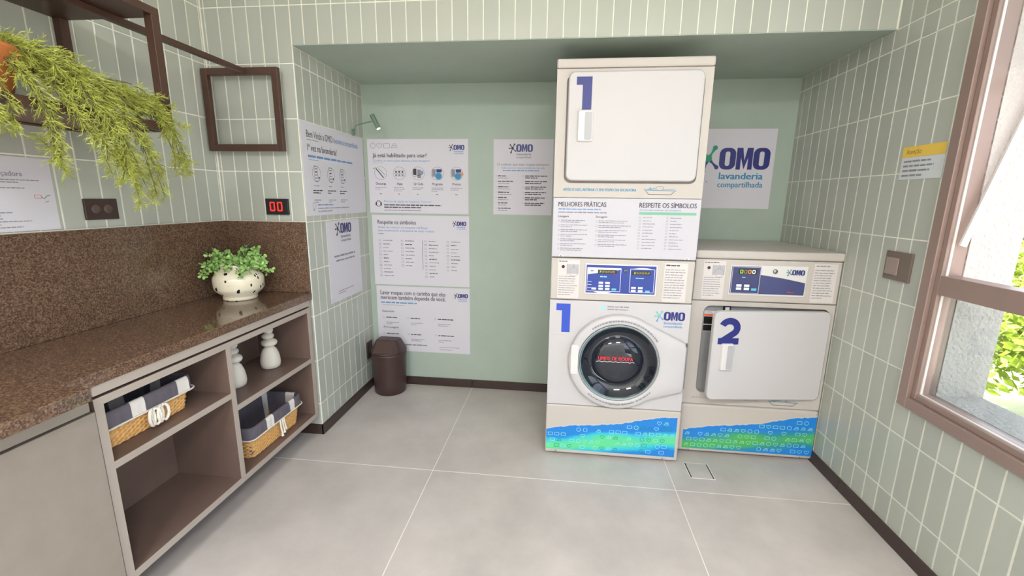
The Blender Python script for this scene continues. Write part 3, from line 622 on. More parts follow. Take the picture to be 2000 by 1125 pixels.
for k, mm in ((0, GREENLED), (1, AMBERLED), (2, mat_emit('orange_led', (235, 150, 90), .6)), (3, mat_emit('white_led', (240, 230, 200), .8))): xx = bx_+.04+k*.019; frame_line(c, xx, xx+.011, .997, 1.012, .0028, mm)
c.build('display_digits', ds)
c = Canvas((0, y, 0), (1, 0, 0), (0, -1, 0)); c.words(bx_+.05, .974, .05, 1, .01, .004, SKYI); frame_line(c, bx_+.003, bx_+.134, .896, 1.027, .0016, WHITEI); c.build('keypad_lines', cp)
for k, (dx, z) in enumerate(((.04, .934), (.077, .934), (.04, .918), (.077, .918), (.112, .916))): bx('key', cp, bx_+dx-.0125, bx_+dx+.0125, y-.002, y, z-.006, z+.006, WHITEI if k < 4 else CYANI, .0008)
m = MB(); m.lathe((A0+.378, y+.003, 1.008), [(.0001, -.005), (.008, -.005), (.011, -.002), (.012, 0)], STEEL, 18, 'y'); m.build('key_lock', cp)
sticker(cp, YD-.002, A0+.04, A0+.145, .86, 1.053, 'card'); sticker(cp, YD-.002, A0+.555, A0+.662, .859, 1.052, 'b')
# ajar door, hinged at the right
hx, hy, ang = A1-.022, YD+.004, math.radians(7.2)
def hinge_pt(q): # local x<0 left of hinge, y forward
    x, yv = q[0]-hx, q[1]-hy; return (hx+x*math.cos(ang)-yv*math.sin(ang)*-1*-1, hy+x*math.sin(ang)+yv*math.cos(ang), q[2])
def swing(o):
    off = Vector(DR.location)
    for v in o.data.vertices: p = v.co+off; q = hinge_pt(p); v.co = Vector(q)-off
d = door_panel('dryer_door', DR, A1-.602, A1-.025, .353, .817, YD-.022, YD+.004, ENAMEL2); swing(d)
n0 = len(bpy.data.objects); handle(d, A1-.557, A1-.495, .515, .655, YD-.022)
for o in list(d.children)+[g for k in d.children for g in k.children]: swing(o)
c = Canvas((0, YD-.022, 0), (1, 0, 0), (0, -1, 0)); two(c, A1-.576, A1-.473, .650, .785, .033, NAVY); o = c.build('number_two', d); o['label'] = 'navy number 2'; swing(o)
c = Canvas((0, YD, 0), (1, 0, 0), (0, -1, 0)); c.text(A0+.045, .318, .0105, 'APÓS O USO, RETIRAR O SEU FELPO DA SECADORA', GREYI, w=.34); tray_icon(c, A0+.43, .321, .148); c.build('dryer_print', DR)
kp = bx('kick_panel', DR, A0-.004, A1+.002, YD-.008, YD+.02, .012, .286, ENAMEL, .012)
wave_decal(kp, YD-.0082, A0+.018, A1-.004, .136, .252, .03, WAVE2, .0)
for xx in (A0+.055, A1-.06): m = MB(); m.lathe((xx, YD-.0082, .021), [(.0001, -.002), (.004, -.0015), (.0045, 0)], STEEL, 12, 'y'); m.build('kick_screw', kp)
for xx, yy in ((A0+.05, .17), (A1-.05, .17), (A0+.05, .7), (A1-.05, .7)): m = MB(); m.lathe((xx, yy, 0), [(.022, 0), (.022, .008), (.012, .012), (.012, .035)], BLACKP, 16, cap=True); m.build('foot', DR)

# ------------------------------------------------------------------ counter, cabinets
CT = thing('granite_countertop', 'long polished brown granite countertop with tall backsplash along the left wall', 'countertop', (-1.51, -.9, .80))
bx('slab', CT, XP+.002, XL, -1.186, YP-.002, .795, .833, GRANITE, .002)
bx('deep_slab', CT, XP+.002, -1.19, YF+.05, -1.1865, .795, .833, GRANITE, .002)
bx('wall_backsplash', CT, XP+.001, XP+.018, YF+.05, YP-.002, .8335, 1.2075, GRANITE, .0015)
bx('pillar_backsplash', CT, XP+.0185, XL-.002, YP-.018, YP-.001, .8335, 1.2075, GRANITE, .0015)
SC = thing('open_shelf_cabinet', 'taupe open cabinet with four cubbies hung under the granite counter', 'cabinet', (-1.5, -.55, .125))
xb, xf = -1.585, -1.285      # back panel, front edge
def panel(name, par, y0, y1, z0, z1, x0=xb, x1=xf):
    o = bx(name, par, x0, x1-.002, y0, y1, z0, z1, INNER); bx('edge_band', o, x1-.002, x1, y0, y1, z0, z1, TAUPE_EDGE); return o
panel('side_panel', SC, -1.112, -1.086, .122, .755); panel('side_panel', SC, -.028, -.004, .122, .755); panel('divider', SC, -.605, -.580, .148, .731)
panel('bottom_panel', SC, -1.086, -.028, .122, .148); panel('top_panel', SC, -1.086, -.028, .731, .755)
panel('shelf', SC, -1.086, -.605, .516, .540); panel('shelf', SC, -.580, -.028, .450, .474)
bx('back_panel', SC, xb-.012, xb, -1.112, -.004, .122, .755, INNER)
bx('recess_strip', SC, xb, xf-.012, -1.112, -.004, .7555, .7645, DARKGAP); bx('counter_strip', SC, xb, xf+.002, -1.112, -.004, .765, .7945, TAUPE_EDGE)
bx('filler_strip', SC, xf-.05, xf-.004, -.0035, YP-.0135, .122, .7945, TAUPE_EDGE)
DC = thing('door_cabinet', 'taupe cabinet with a plain door under the deep end of the counter', 'cabinet', (-1.5, -1.5, .1))
bx('body', DC, xb, xf-.022, YF+.06, -1.1135, .1, .7945, DARKGAP); bx('top_strip', DC, xf-.0215, xf+.004, YF+.06, -1.128, .728, .7945, TAUPE)
bx('cabinet_door', DC, xf-.0215, xf+.008, -1.60, -1.119, .105, .722, TAUPE, .0015); bx('cabinet_door', DC, xf-.0215, xf+.008, YF+.06, -1.604, .105, .722, TAUPE, .0015)

# ------------------------------------------------------------------ baskets
def rr_at(cx, cy, hx_, hy_, r, t):
    """point on a rounded rectangle at fraction t of its outline, with its outward normal"""
    a, b = hx_-r, hy_-r; per = 4*a+4*b+2*PI*r; s_ = (t % 1)*per
    segs = [('l', 2*b, (hx_, -b), (0, 1), (1, 0)), ('c', PI*r/2, (a, b), 0), ('l', 2*a, (a, hy_), (-1, 0), (0, 1)), ('c', PI*r/2, (-a, b), 90), ('l', 2*b, (-hx_, b), (0, -1), (-1, 0)), ('c', PI*r/2, (-a, -b), 180), ('l', 2*a, (-a, -hy_), (1, 0), (0, -1)), ('c', PI*r/2, (a, -b), 270)]
    for g in segs:
        if s_ <= g[1]:
            if g[0] == 'l': return (cx+g[2][0]+g[3][0]*s_, cy+g[2][1]+g[3][1]*s_), g[4]
            an = math.radians(g[3])+s_/r; n = (math.cos(an), math.sin(an)); return (cx+g[2][0]+r*n[0], cy+g[2][1]+r*n[1]), n
        s_ -= g[1]
    return (cx+hx_, cy-b), (1, 0)
def basket(label, cx, cy, z, hx_, hy_, H, stripes, seed):
    rnd = random.Random(seed); t = thing('wicker_basket', label, 'basket', (cx, cy, z), 'lined wicker baskets'); N = 132
    m = MB(); rows = 15; rings = []
    for i in range(rows*2+1):
        f = i/(rows*2); ring = []
        for j in range(N):
            p, n = rr_at(cx, cy, hx_-.016*(1-f), hy_-.016*(1-f), .03, j/N); b = .0024*(1 if (i % 2) else -1)*math.cos(j*PI/2*1+(i//2)*PI)+.0016*(i % 2)
            ring.append((p[0]+n[0]*b, p[1]+n[1]*b, z+.001+f*(H-.012)))
        rings.append(ring)
    m.loft(rings, WICK, True, False, False); m.build('wicker_body', t)
    m = MB(); SK = .056; prof = [(-.018, -H*.88), (-.012, -H*.45), (-.010, -.01), (-.006, .001), (.001, .003), (.006, -.002), (.0085, -.015), (.0085, -.035), (.0095, -SK)]
    rings = []
    for q, dz in prof:
        ring = []
        for j in range(N):
            p, n = rr_at(cx, cy, hx_, hy_, .03, j/N); k = .0012*math.sin(j*1.7+q*300)+(.001*math.sin(j*.9) if dz < -.02 else 0)
            ring.append((p[0]+n[0]*(q+k), p[1]+n[1]*(q+k), z+H+dz+(.0015*math.sin(j*.8) if q > .009 else 0)))
        rings.append(ring)
    vs = [p for r in rings for p in r]
    for cl, mm in ((0, CLOTHD), (1, CLOTHW)):
        fs = []
        for i in range(len(rings)-1):
            for j in range(N):
                if stripes(j/N) == cl: k = (j+1) % N; fs.append([i*N+j, i*N+k, (i+1)*N+k, (i+1)*N+j])
        m.add(vs, fs, mm, True)
    ln = m.build('cloth_liner', t)
    m = MB(); m.add([(cx-hx_+.022, cy-hy_+.022, z+H*.14), (cx+hx_-.022, cy-hy_+.022, z+H*.14), (cx+hx_-.022, cy+hy_-.022, z+H*.14), (cx-hx_+.022, cy+hy_-.022, z+H*.14)], [[0, 1, 2, 3]], CLOTHD); m.build('liner_base', t)
    zr = z+H-SK+.004; P = [rr_at(cx, cy, hx_+.011, hy_+.011, .03, j/N)[0] for j in range(N+1)]
    MB().tube([(a, b, zr) for a, b in P], .0032, ROPE, 6).build('drawstring', t)
    return t, zr
def bow(t, x, y, zr, n, drop, seed):
    rnd = random.Random(seed)
    for k in range(n):
        o = (k-(n-1)/2)*.016; P = []
        for i in range(13): a = i/12*2*PI; P.append((x+.006+.004*math.sin(a), y+o+.013*math.sin(a)*(1 if k % 2 else -1), zr-drop*.5+drop*.5*math.cos(a)+rnd.uniform(-.002, .002)))
        MB().tube(P, .0052, ROPE, 7).build('rope_loop', t)
per = lambda hx_, hy_: 4*(hx_-.03)+4*(hy_-.03)+2*PI*.03
def stripe1(t): # front (x+) side runs t 0.. ; white bands
    return 1 if any(a <= t < b for a, b in ((.055, .105), (.225, .268), (.40, .44), (.56, .61), (.72, .765), (.9, .94))) else 0
b1, zr = basket('wicker basket with black and white lining on the upper left shelf', -1.452, -.888, 0.5405, .105, .171, .128, stripe1, 1)
bow(b1, -1.335, -.885, zr, 4, .058, 2)
def stripe2(t): return 1 if any(a <= t < b for a, b in ((.06, .105), (.215, .255), (.33, .375), (.47, .51), (.68, .72), (.86, .935))) else 0
b2, zr = basket('wicker basket with plaid cloth lining in the lower right cubby', -1.418, -.293, .1485, .1, .192, .155, stripe2, 4)
for k, (dy, L) in enumerate(((-.012, .085), (.004, .075), (.016, .062))):
    y = -.285+dy; x = -1.306; MB().tube([(x, y, zr), (x+.004, y-.003, zr-L*.4), (x+.003, y+.004, zr-L*.8), (x+.004, y+.003, zr-L)], [.0045, .0045, .0048, .0075], ROPE, 7).build('tassel', b2)

# ------------------------------------------------------------------ stacked pebble figures
def pebbles(label, x, y, z, s_):
    t = thing('pebble_figure', label, 'ornament', (x, y, z), 'pebble figures')
    def stone(z0, w_, h, base=False, dx=0):
        m = MB(); prof = [(.0001, 0), (.75, 0), (.92, .05), (1, .2), (.98, .38), (.88, .62), (.68, .84), (.4, .96), (.0001, 1)] if base else [(max(math.cos(-PI/2+PI*i/12), .0001)**.85, .5+.5*math.sin(-PI/2+PI*i/12)) for i in range(13)]
        m.loft([[(x+dx+w_/2*r*math.cos(2*PI*j/28), y+w_/2*r*math.sin(2*PI*j/28), z0+h*q) for j in range(28)] for r, q in prof], STONE, False, False, True); m.build('pebble', t)
    stone(z, .088*s_, .108*s_, True); stone(z+.103*s_, .070*s_, .040*s_, dx=.002); stone(z+.139*s_, .054*s_, .032*s_, dx=-.002); stone(z+.167*s_, .044*s_, .030*s_, dx=.002); stone(z+.193*s_, .034*s_, .026*s_)
pebbles('white stacked pebble figure standing clear in the upper right cubby', -1.42, -.168, .4745, 1.08)
pebbles('white stacked pebble figure half hidden behind the cabinet divider', -1.43, -.405, .4745, 1.08)

# ------------------------------------------------------------------ speckled pot with green plant
PX, PY = -1.548, -.165
pp = thing('potted_plant', 'squat cream pot with black speckles and bushy green plant on the counter', 'plant', (PX, PY, .8335))
m = MB(); m.lathe((PX, PY, .8335), [(0.0001, 0.0), (0.0731, 0.0), (0.0763, 0.0054), (0.0755, 0.0144), (0.0779, 0.0216), (0.1034, 0.045), (0.1105, 0.0594), (0.1121, 0.1008), (0.1089, 0.1152), (0.0906, 0.1386), (0.0763, 0.1494), (0.0716, 0.1602), (0.0747, 0.1746), (0.0716, 0.1764), (0.0668, 0.1647), (0.0001, 0.1602)], TERRAZZO, 48); m.build('pot', pp)
m = MB(); m.lathe((PX, PY, .8335), [(.0001, .163), (.067, .163)], STEMM, 24); m.build('soil', pp)
rnd = random.Random(11)
for k in range(60):
    a = rnd.uniform(0, 2*PI); el = rnd.uniform(.05, 1.15); L = rnd.uniform(.09, .15)*(1.0 if el < .5 else .98); base = Vector((PX+.04*math.cos(a), PY+.04*math.sin(a), .99)); d = Vector((math.cos(a)*math.cos(el), math.sin(a)*math.cos(el)*.72, math.sin(el)*.85))
    pts = [base+d*L*q+Vector((0, 0, -.05*q*q*(1-el*.6))) for q in (0, .35, .7, 1)]
    if min(p.x for p in pts) < XP+.04: pts = [Vector((max(p.x, XP+.04), p.y, p.z)) for p in pts]
    pts = [Vector((p.x, min(p.y, -.018), p.z)) for p in pts]
    m = MB(); m.tube(pts, [.0016, .0014, .001, .0006], STEMM, 4)
    for i in range(26):
        q = .25+.75*i/25; j = min(int(q*3), 2); f = q*3-j; c0 = pts[j].lerp(pts[j+1], f); n = Vector((rnd.gauss(0, 1), rnd.gauss(0, 1), rnd.gauss(.4, 1))).normalized(); c1 = c0+n*.014
        u = n.cross(Vector((rnd.gauss(0, 1), rnd.gauss(0, 1), rnd.gauss(0, 1)))).normalized(); s_ = rnd.uniform(.006, .0105); c1 = Vector((max(c1.x, XP+.03), min(c1.y, -.008), c1.z))
        m.add([c1-n*s_, c1-n*s_*.2+u*s_*.75, c1+n*s_*.8+u*s_*.45, c1+n*s_, c1+n*s_*.8-u*s_*.45, c1-n*s_*.2-u*s_*.75], [[0, 1, 2, 3, 4, 5]], LEAF2)
    m.build('sprig', pp)

# ------------------------------------------------------------------ wall rack with rail and frame
YE, XFR = -.63, -1.358
rk = thing('hanging_rack', 'dark bronze metal shelf rack with long rail and square end frame', 'rack', (-1.55, -1.0, 1.56))
T = .03; yl = YF+.1
bx('top_board', rk, XP+.002, XFR, yl, YE, 1.936, 1.962, BRONZE, .001)
bx('bottom_board', rk, XP+T+.002, XFR-T, yl+T, YE-T, 1.566, 1.578, mat('walnut_board', (128, 100, 84), .5))
for n_, a in (('post', (XP+.002, XP+T, YE-T, YE, 1.56, 1.936)), ('post', (XFR-T, XFR, YE-T, YE, 1.56, 1.936)), ('post', (XP+.002, XP+T, yl, yl+T, 1.56, 1.936)), ('post', (XFR-T, XFR, yl, yl+T, 1.56, 1.936)),
              ('bottom_rail', (XP+.002, XP+T, yl+T, YE-T, 1.56, 1.588)), ('bottom_rail', (XFR-T, XFR, yl+T, YE-T, 1.56, 1.588)), ('cross_rail', (XP+T, XFR-T, YE-T, YE, 1.56, 1.588)), ('cross_rail', (XP+T, XFR-T, yl, yl+T, 1.56, 1.588)),
              ('long_rail', (-1.515, -1.490, -.95, -.0385, 1.914, 1.9355))): bx(n_, rk, *a, BRONZE, .0015)
FX0, FX1, FZ0, FZ1, FY0, FY1 = -1.729, -1.331, 1.557, 1.942, -.038, -.014
for a in ((FX0, FX0+.032, FZ0, FZ1), (FX1-.032, FX1, FZ0, FZ1), (FX0+.032, FX1-.032, FZ1-.032, FZ1), (FX0+.032, FX1-.032, FZ0, FZ0+.032)): bx('frame_bar', rk, a[0], a[1], FY0, FY1, a[2], a[3], BRONZE, .0015)
for xx in (FX0+.06, FX1-.06): bx('standoff', rk, xx-.008, xx+.008, FY1, YP-TT-.0002, FZ1-.024, FZ1-.008, BRONZE)

# ------------------------------------------------------------------ trailing plant
tp = thing('trailing_plant', 'long feathery light green trailing plant spilling off the hanging rack', 'plant', (-1.48, -1.115, 1.5785))
m = MB(); m.lathe((-1.48, -1.115, 1.5785), [(.0001, 0), (.075, 0), (.085, .01), (.11, .12), (.114, .125), (.11, .135), (.1, .13), (.0001, .12)], TERRA, 36); m.build('pot', tp)
rnd = random.Random(21)
def strand(path, dens, spread, nl):
    m = MB(); P = [Vector(p) for p in path]; Q = []
    for i in range(len(P)-1):
        p0, p1, p2, p3 = P[max(i-1, 0)], P[i], P[i+1], P[min(i+2, len(P)-1)]
        for k in range(8): t = k/8; Q.append(.5*((2*p1)+(p2-p0)*t+(2*p0-5*p1+4*p2-p3)*t*t+(3*p1-p0-3*p2+p3)*t**3))
    Q.append(P[-1]); m.tube(Q, [.0022*(1-.6*i/len(Q)) for i in range(len(Q))], STEMM, 4)
    V, F = [], []
    def needle(c0, dd, L, w_):
        s_ = dd.orthogonal().normalized(); s_ = (s_*math.cos(rnd.uniform(0, 6.3))+dd.cross(s_)*math.sin(rnd.uniform(0, 6.3))); s_ = (s_-dd*s_.dot(dd)).normalized()*w_
        o = len(V); tip = c0+dd*L+Vector((0, 0, -L*.15)); V.extend([c0-s_, c0+dd*L*.5+s_*.6, tip, c0+s_]); F.append([o, o+3, o+1, o+2])
    for k in range(dens):
        q = rnd.uniform(.04, 1)**.9*(len(Q)-1); i = min(int(q), len(Q)-2); c0 = Q[i].lerp(Q[i+1], q-i); tan = (Q[i+1]-Q[i]).normalized()
        side = Vector((rnd.gauss(0, 1), rnd.gauss(0, 1), rnd.gauss(0, 1))); side = (side-tan*side.dot(tan)).normalized(); bd = (tan*.75+side*.8).normalized(); BL = rnd.uniform(.5, 1)*spread*(1.1-.5*q/len(Q))
        e = c0+bd*BL+Vector((0, 0, -BL*.25)); sw = Vector((rnd.gauss(0, 1), rnd.gauss(0, 1), rnd.gauss(0, 1))).cross(bd).normalized()*.0009
        o = len(V); V.extend([c0-sw, c0+sw, e+sw*.5, e-sw*.5]); F.append([o, o+1, o+2, o+3])
        for j in range(nl):
            t = (j+1)/nl; cc = c0.lerp(e, t); dd = (bd+Vector((rnd.gauss(0, .6), rnd.gauss(0, .6), rnd.gauss(0, .6)))).normalized(); needle(cc, dd, rnd.uniform(.008, .018), .0008)
    for v in V: v.x = max(v.x, XP+.012)
    m.add(V, F, LEAF); m.build('strand', tp)
src = Vector((-1.46, -1.075, 1.725))
# long arms that run along the shelf and drop over its front and end
ends = []
for k in range(18):   # main diagonal mass
    y = rnd.uniform(-.82, -.60); z = 1.60+(-.62-y)*.28+rnd.uniform(-.02, .05); x = rnd.uniform(-1.44, -1.34)
    strand([src+Vector((rnd.uniform(-.03, .03), rnd.uniform(-.05, .03), rnd.uniform(-.02, .03))), (-1.42+rnd.uniform(-.05, .04), -.98+rnd.uniform(-.04, .04), 1.715+rnd.uniform(-.04, .03)), (-1.39+rnd.uniform(-.05, .03), (y-.92)/2, 1.665+rnd.uniform(-.03, .03)), (x, y, z)], 95, .062, 10)
for k in range(18):   # centre curtain
    y = rnd.uniform(-.96, -.74); zb = 1.27+abs(y+.81)*.9+rnd.uniform(0, .10)
    strand([src, (-1.39+rnd.uniform(-.03, .03), -.97+rnd.uniform(-.03, .05), 1.70), (-1.345+rnd.uniform(-.02, .02), y-.06, 1.62+rnd.uniform(-.02, .02)), (-1.335+rnd.uniform(-.02, .03), y, 1.50), (-1.34+rnd.uniform(-.02, .03), y+rnd.uniform(-.0, .05), zb)], 85, .05, 10)
for k in range(5):    # right-hand tail past the post
    y = rnd.uniform(-.675, -.615); zb = 1.385+rnd.uniform(0, .10)
    strand([(-1.40, -.85, 1.66), (-1.37+rnd.uniform(-.02, .02), -.70, 1.625), (-1.345+rnd.uniform(-.02, .02), y-.03, 1.57), (-1.35+rnd.uniform(-.02, .02), y+.01, 1.48), (-1.35+rnd.uniform(-.02, .02), y+rnd.uniform(.0, .035), zb)], 60, .038, 11)
for k in range(5):    # thin left tail
    y = rnd.uniform(-1.06, -1.0); zb = 1.375+rnd.uniform(0, .12)
    strand([src, (-1.36, y-.04, 1.66), (-1.34, y-.005, 1.56), (-1.335+rnd.uniform(-.02, .02), y, 1.46), (-1.335+rnd.uniform(-.02, .02), y+rnd.uniform(-.02, .03), zb)], 50, .04, 10)
for k in range(5):    # clump nearest the camera
    y = rnd.uniform(-1.24, -1.14); strand([src+Vector((0, -.06, 0)), (-1.37, y, 1.68), (-1.33, y+.01, 1.58), (-1.33, y+.02, 1.47+rnd.uniform(0, .06))], 60, .04, 11)

# ------------------------------------------------------------------ bin
BX, BY = -1.118, .632
bn = thing('swing_bin', 'dark brown round plastic bin with swing lid in the back corner', 'trash bin', (BX, BY, 0))
m = MB(); m.lathe((BX, BY, 0), [(.0001, .002), (.1, 0), (.106, .006), (.111, .1), (.117, .275), (.119, .28), (.119, .292), (.113, .292), (.108, .15), (.0001, .02)], BINM, 44); m.build('body', bn)
rings = []; n = 44
for r, hx_, hy_, z in ((1, .118, .118, .2925), (1, .1195, .1195, .300), (.95, .117, .116, .307), (.1, .078, .046, .378), (.1, .072, .040, .383)):
    ring = []
    for j in range(n):
        a = 2*PI*j/n; ca, sa = math.cos(a), math.sin(a); e = 2/(2+6*(1-r)); ring.append((BX+hx_*math.copysign(abs(ca)**e, ca), BY+hy_*math.copysign(abs(sa)**e, sa), z))
    rings.append(ring)
m = MB(); m.loft(rings, BINM, True, True, False); m.build('lid', bn)
m = MB(); P = [(-.072, -.108, .309), (.074, -.108, .309), (.064, -.046, .379), (-.062, -.046, .379)]
Q = [(BX+a, BY+b, c_) for a, b, c_ in P]; R2 = [(BX+a*.94, BY+b-.007, c_+.003) for a, b, c_ in P]; m.loft([Q, R2], BINF, True, True, False); m.build('flap', bn)
bx('flap_tab', bn, BX-.018, BX+.014, BY-.05, BY-.02, .380, .3865, BINF, .002)

# ------------------------------------------------------------------ drain
dn = thing('floor_drain', 'square steel-edged tile drain in the floor before the dryer', 'drain', (.781, -.065, 0))
x0, x1, y0, y1 = .721, .841, -.128, .002
for a in ((x0, x1, y0, y0+.003), (x0, x1, y1-.003, y1), (x0, x0+.003, y0+.003, y1-.003), (x1-.003, x1, y0+.003, y1-.003)): bx('drain_edge', dn, *a, .0, .0016, JOINT)
for a in ((x0+.003, x0+.009), (x1-.009, x1-.003)): bx('drain_slot', dn, *a, y0+.003, y1-.003, .0, .0006, DARKGAP)
bx('drain_cover', dn, x0+.009, x1-.009, y0+.003, y1-.003, .0, .0014, FLOORM)

# ------------------------------------------------------------------ plates and display on the walls
def xplate(name, label, cat, side, y0, y1, z0, z1, m_, inset=None):
    X = {'L': XP+TT, 'N': XL+TT}.get(side)
    if side == 'R': o = bx(name, None, XR-TT-.009, XR-TT, y0, y1, z0, z1, m_, .002, loc=(XR-TT, (y0+y1)/2, z0))
    else: o = bx(name, None, X, X+.009, y0, y1, z0, z1, m_, .002, loc=(X, (y0+y1)/2, z0))
    return tag(o, label, cat)
o = xplate('wall_outlet', 'dark brown double outlet plate above the granite backsplash', 'outlet', 'L', -.671, -.547, 1.241, 1.320, PLATE)
for yy in (-.632, -.586): m = MB(); m.lathe((XP+TT+.009, yy, 1.281), [(.0001, .001), (.015, .001), (.0165, 0)], PLATEI, 18, 'x'); m.build('socket', o)
xplate('wall_outlet', 'small dark outlet plate low on the tiled wall behind the bin', 'outlet', 'N', .622, .703, .222, .345, PLATE)
bx('socket', bpy.data.objects['wall_outlet.001'], XL+TT+.009, XL+TT+.0105, .642, .684, .262, .305, PLATEI, .0005)
o = xplate('light_switch', 'square grey-brown switch plate on the tiled wall beside the window', 'switch', 'R', -.302, -.164, 1.037, 1.152, PLATER)
bx('rocker', o, XR-TT-.013, XR-TT-.009, -.242, -.176, 1.058, 1.128, PLATERI, .0015)
dm = thing('digital_display', 'small black display with two red digits on the tiled pillar', 'display', (-1.425, YP-TT, 1.245))
bx('case', dm, -1.487, -1.364, YP-TT-.014, YP-TT, 1.244, 1.325, BLACKP, .002)
for xx in (-1.46, -1.419):
    c = Canvas((0, YP-TT-.014, 0), (1, 0, 0), (0, -1, 0)); frame_line(c, xx, xx+.022, 1.265, 1.306, .006, REDLED); c.build('red_digit', dm)

# ------------------------------------------------------------------ glass reflection of a lamp, built solid on the niche wall
lp = thing('reflected_lamp', 'glass reflection of a small sage green swan-neck spot lamp, built solid in the niche corner', 'lamp', (XL+TT, .6, 1.73))
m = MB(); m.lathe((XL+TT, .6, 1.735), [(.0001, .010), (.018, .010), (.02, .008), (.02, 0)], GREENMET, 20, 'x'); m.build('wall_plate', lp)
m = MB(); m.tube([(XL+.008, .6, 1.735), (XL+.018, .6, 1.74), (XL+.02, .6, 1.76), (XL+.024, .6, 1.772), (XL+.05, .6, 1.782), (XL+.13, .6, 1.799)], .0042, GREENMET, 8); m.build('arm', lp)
m = MB(); h0, h1 = Vector((-1.146, .6, 1.838)), Vector((-1.107, .6, 1.757)); m.tube([h0, h1], .0145, GREENMET, 16); hd = m.build('reflected_head', lp)
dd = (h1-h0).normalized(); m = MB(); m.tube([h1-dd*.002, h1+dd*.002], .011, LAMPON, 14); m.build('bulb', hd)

# ------------------------------------------------------------------ posters
def poster(label, side, u0, u1, z0, z1, cat='poster', m_=PAPER):
    th = .0015
    if side == 'B': o = bx('poster', None, u0, u1, YB-th, YB, z0, z1, m_, loc=((u0+u1)/2, YB, z0)); c = Canvas((u0, YB-th, z0), (1, 0, 0), (0, -1, 0))
    elif side == 'R': o = bx('poster', None, XR-TT-th, XR-TT, u0, u1, z0, z1, m_, loc=(XR, (u0+u1)/2, z0)); c = Canvas((XR-TT-th, u1, z0), (0, -1, 0), (-1, 0, 0))
    else:
        X = XL if side == 'N' else XP; o = bx('poster', None, X+TT, X+TT+th, u0, u1, z0, z1, m_, loc=(X, (u0+u1)/2, z0)); c = Canvas((X+TT+th, u0, z0), (0, 1, 0), (1, 0, 0))
    tag(o, label, cat); return o, c, u1-u0, z1-z0
# welcome board on the niche side wall
o, c, W, H = poster('white welcome board with small phone drawings on the niche side wall', 'N', .028, .732, 1.238, 1.715)
c.text(.05, H-.075, .036, 'Bem Vindo a OMO', INK, w=.26, bold=-.01); c.text(.325, H-.073, .03, 'lavanderia compartilhada', BLUEI, w=.30)
c.rect(.05, .16, H-.088, H-.0855, GREYI); c.text(.05, H-.142, .034, '1ª vez na lavanderia?', INK, w=.30, bold=.005); c.words(.05, H-.175, .8, 1, .01, .013, BLUEI); c.rect(.055, .15, H-.188, H-.186, GREYI)
for x in (.12, .27, .405):
    c.ring(x, .22, .042, .0022, GREYI); c.rect(x-.022, x+.012, .18, .262, GREYI, .0009); c.rect(x-.019, x+.009, .184, .258, PAPER, .001)
    for k in range(4): c.rect(x-.015, x+.005, .195+k*.016, .201+k*.016, (BLUEI, ORANGEI, INK, GREYI)[k], .0012)
    c.disc(x+.022, .2, .006, INK); c.words(x-.03, .155, .06, 1, .01, .005, GREYI); c.words(x-.045, .13, .1, 2, .013, .0065, INK); c.words(x-.04, .08, .085, 2, .011, .005, GREYI)
c.ring(.075, .052, .016, .0018, GREYI); c.disc(.07, .03, .004, INK); c.words(.11, .053, .25, 1, .01, .008, BLUEI); c.words(.11, .035, .4, 2, .016, .006, GREYI)
c.build('board_print', o)
o, c, W, H = poster('upright white sheet with logo below the welcome board on the niche side wall', 'N', .208, .612, .722, 1.200)
c.logo(.095, .36, .2, sub=GREYI, splat=(INK, INK), omo=mat('soft_navy', (60, 62, 110), .5)); c.words(.065, .265, .4, 1, .01, .012, GREYI); c.words(.085, .238, .33, 1, .01, .011, GREYI)
c.words(.09, .055, .24, 2, .014, .005, GREYI); c.build('sheet_print', o)
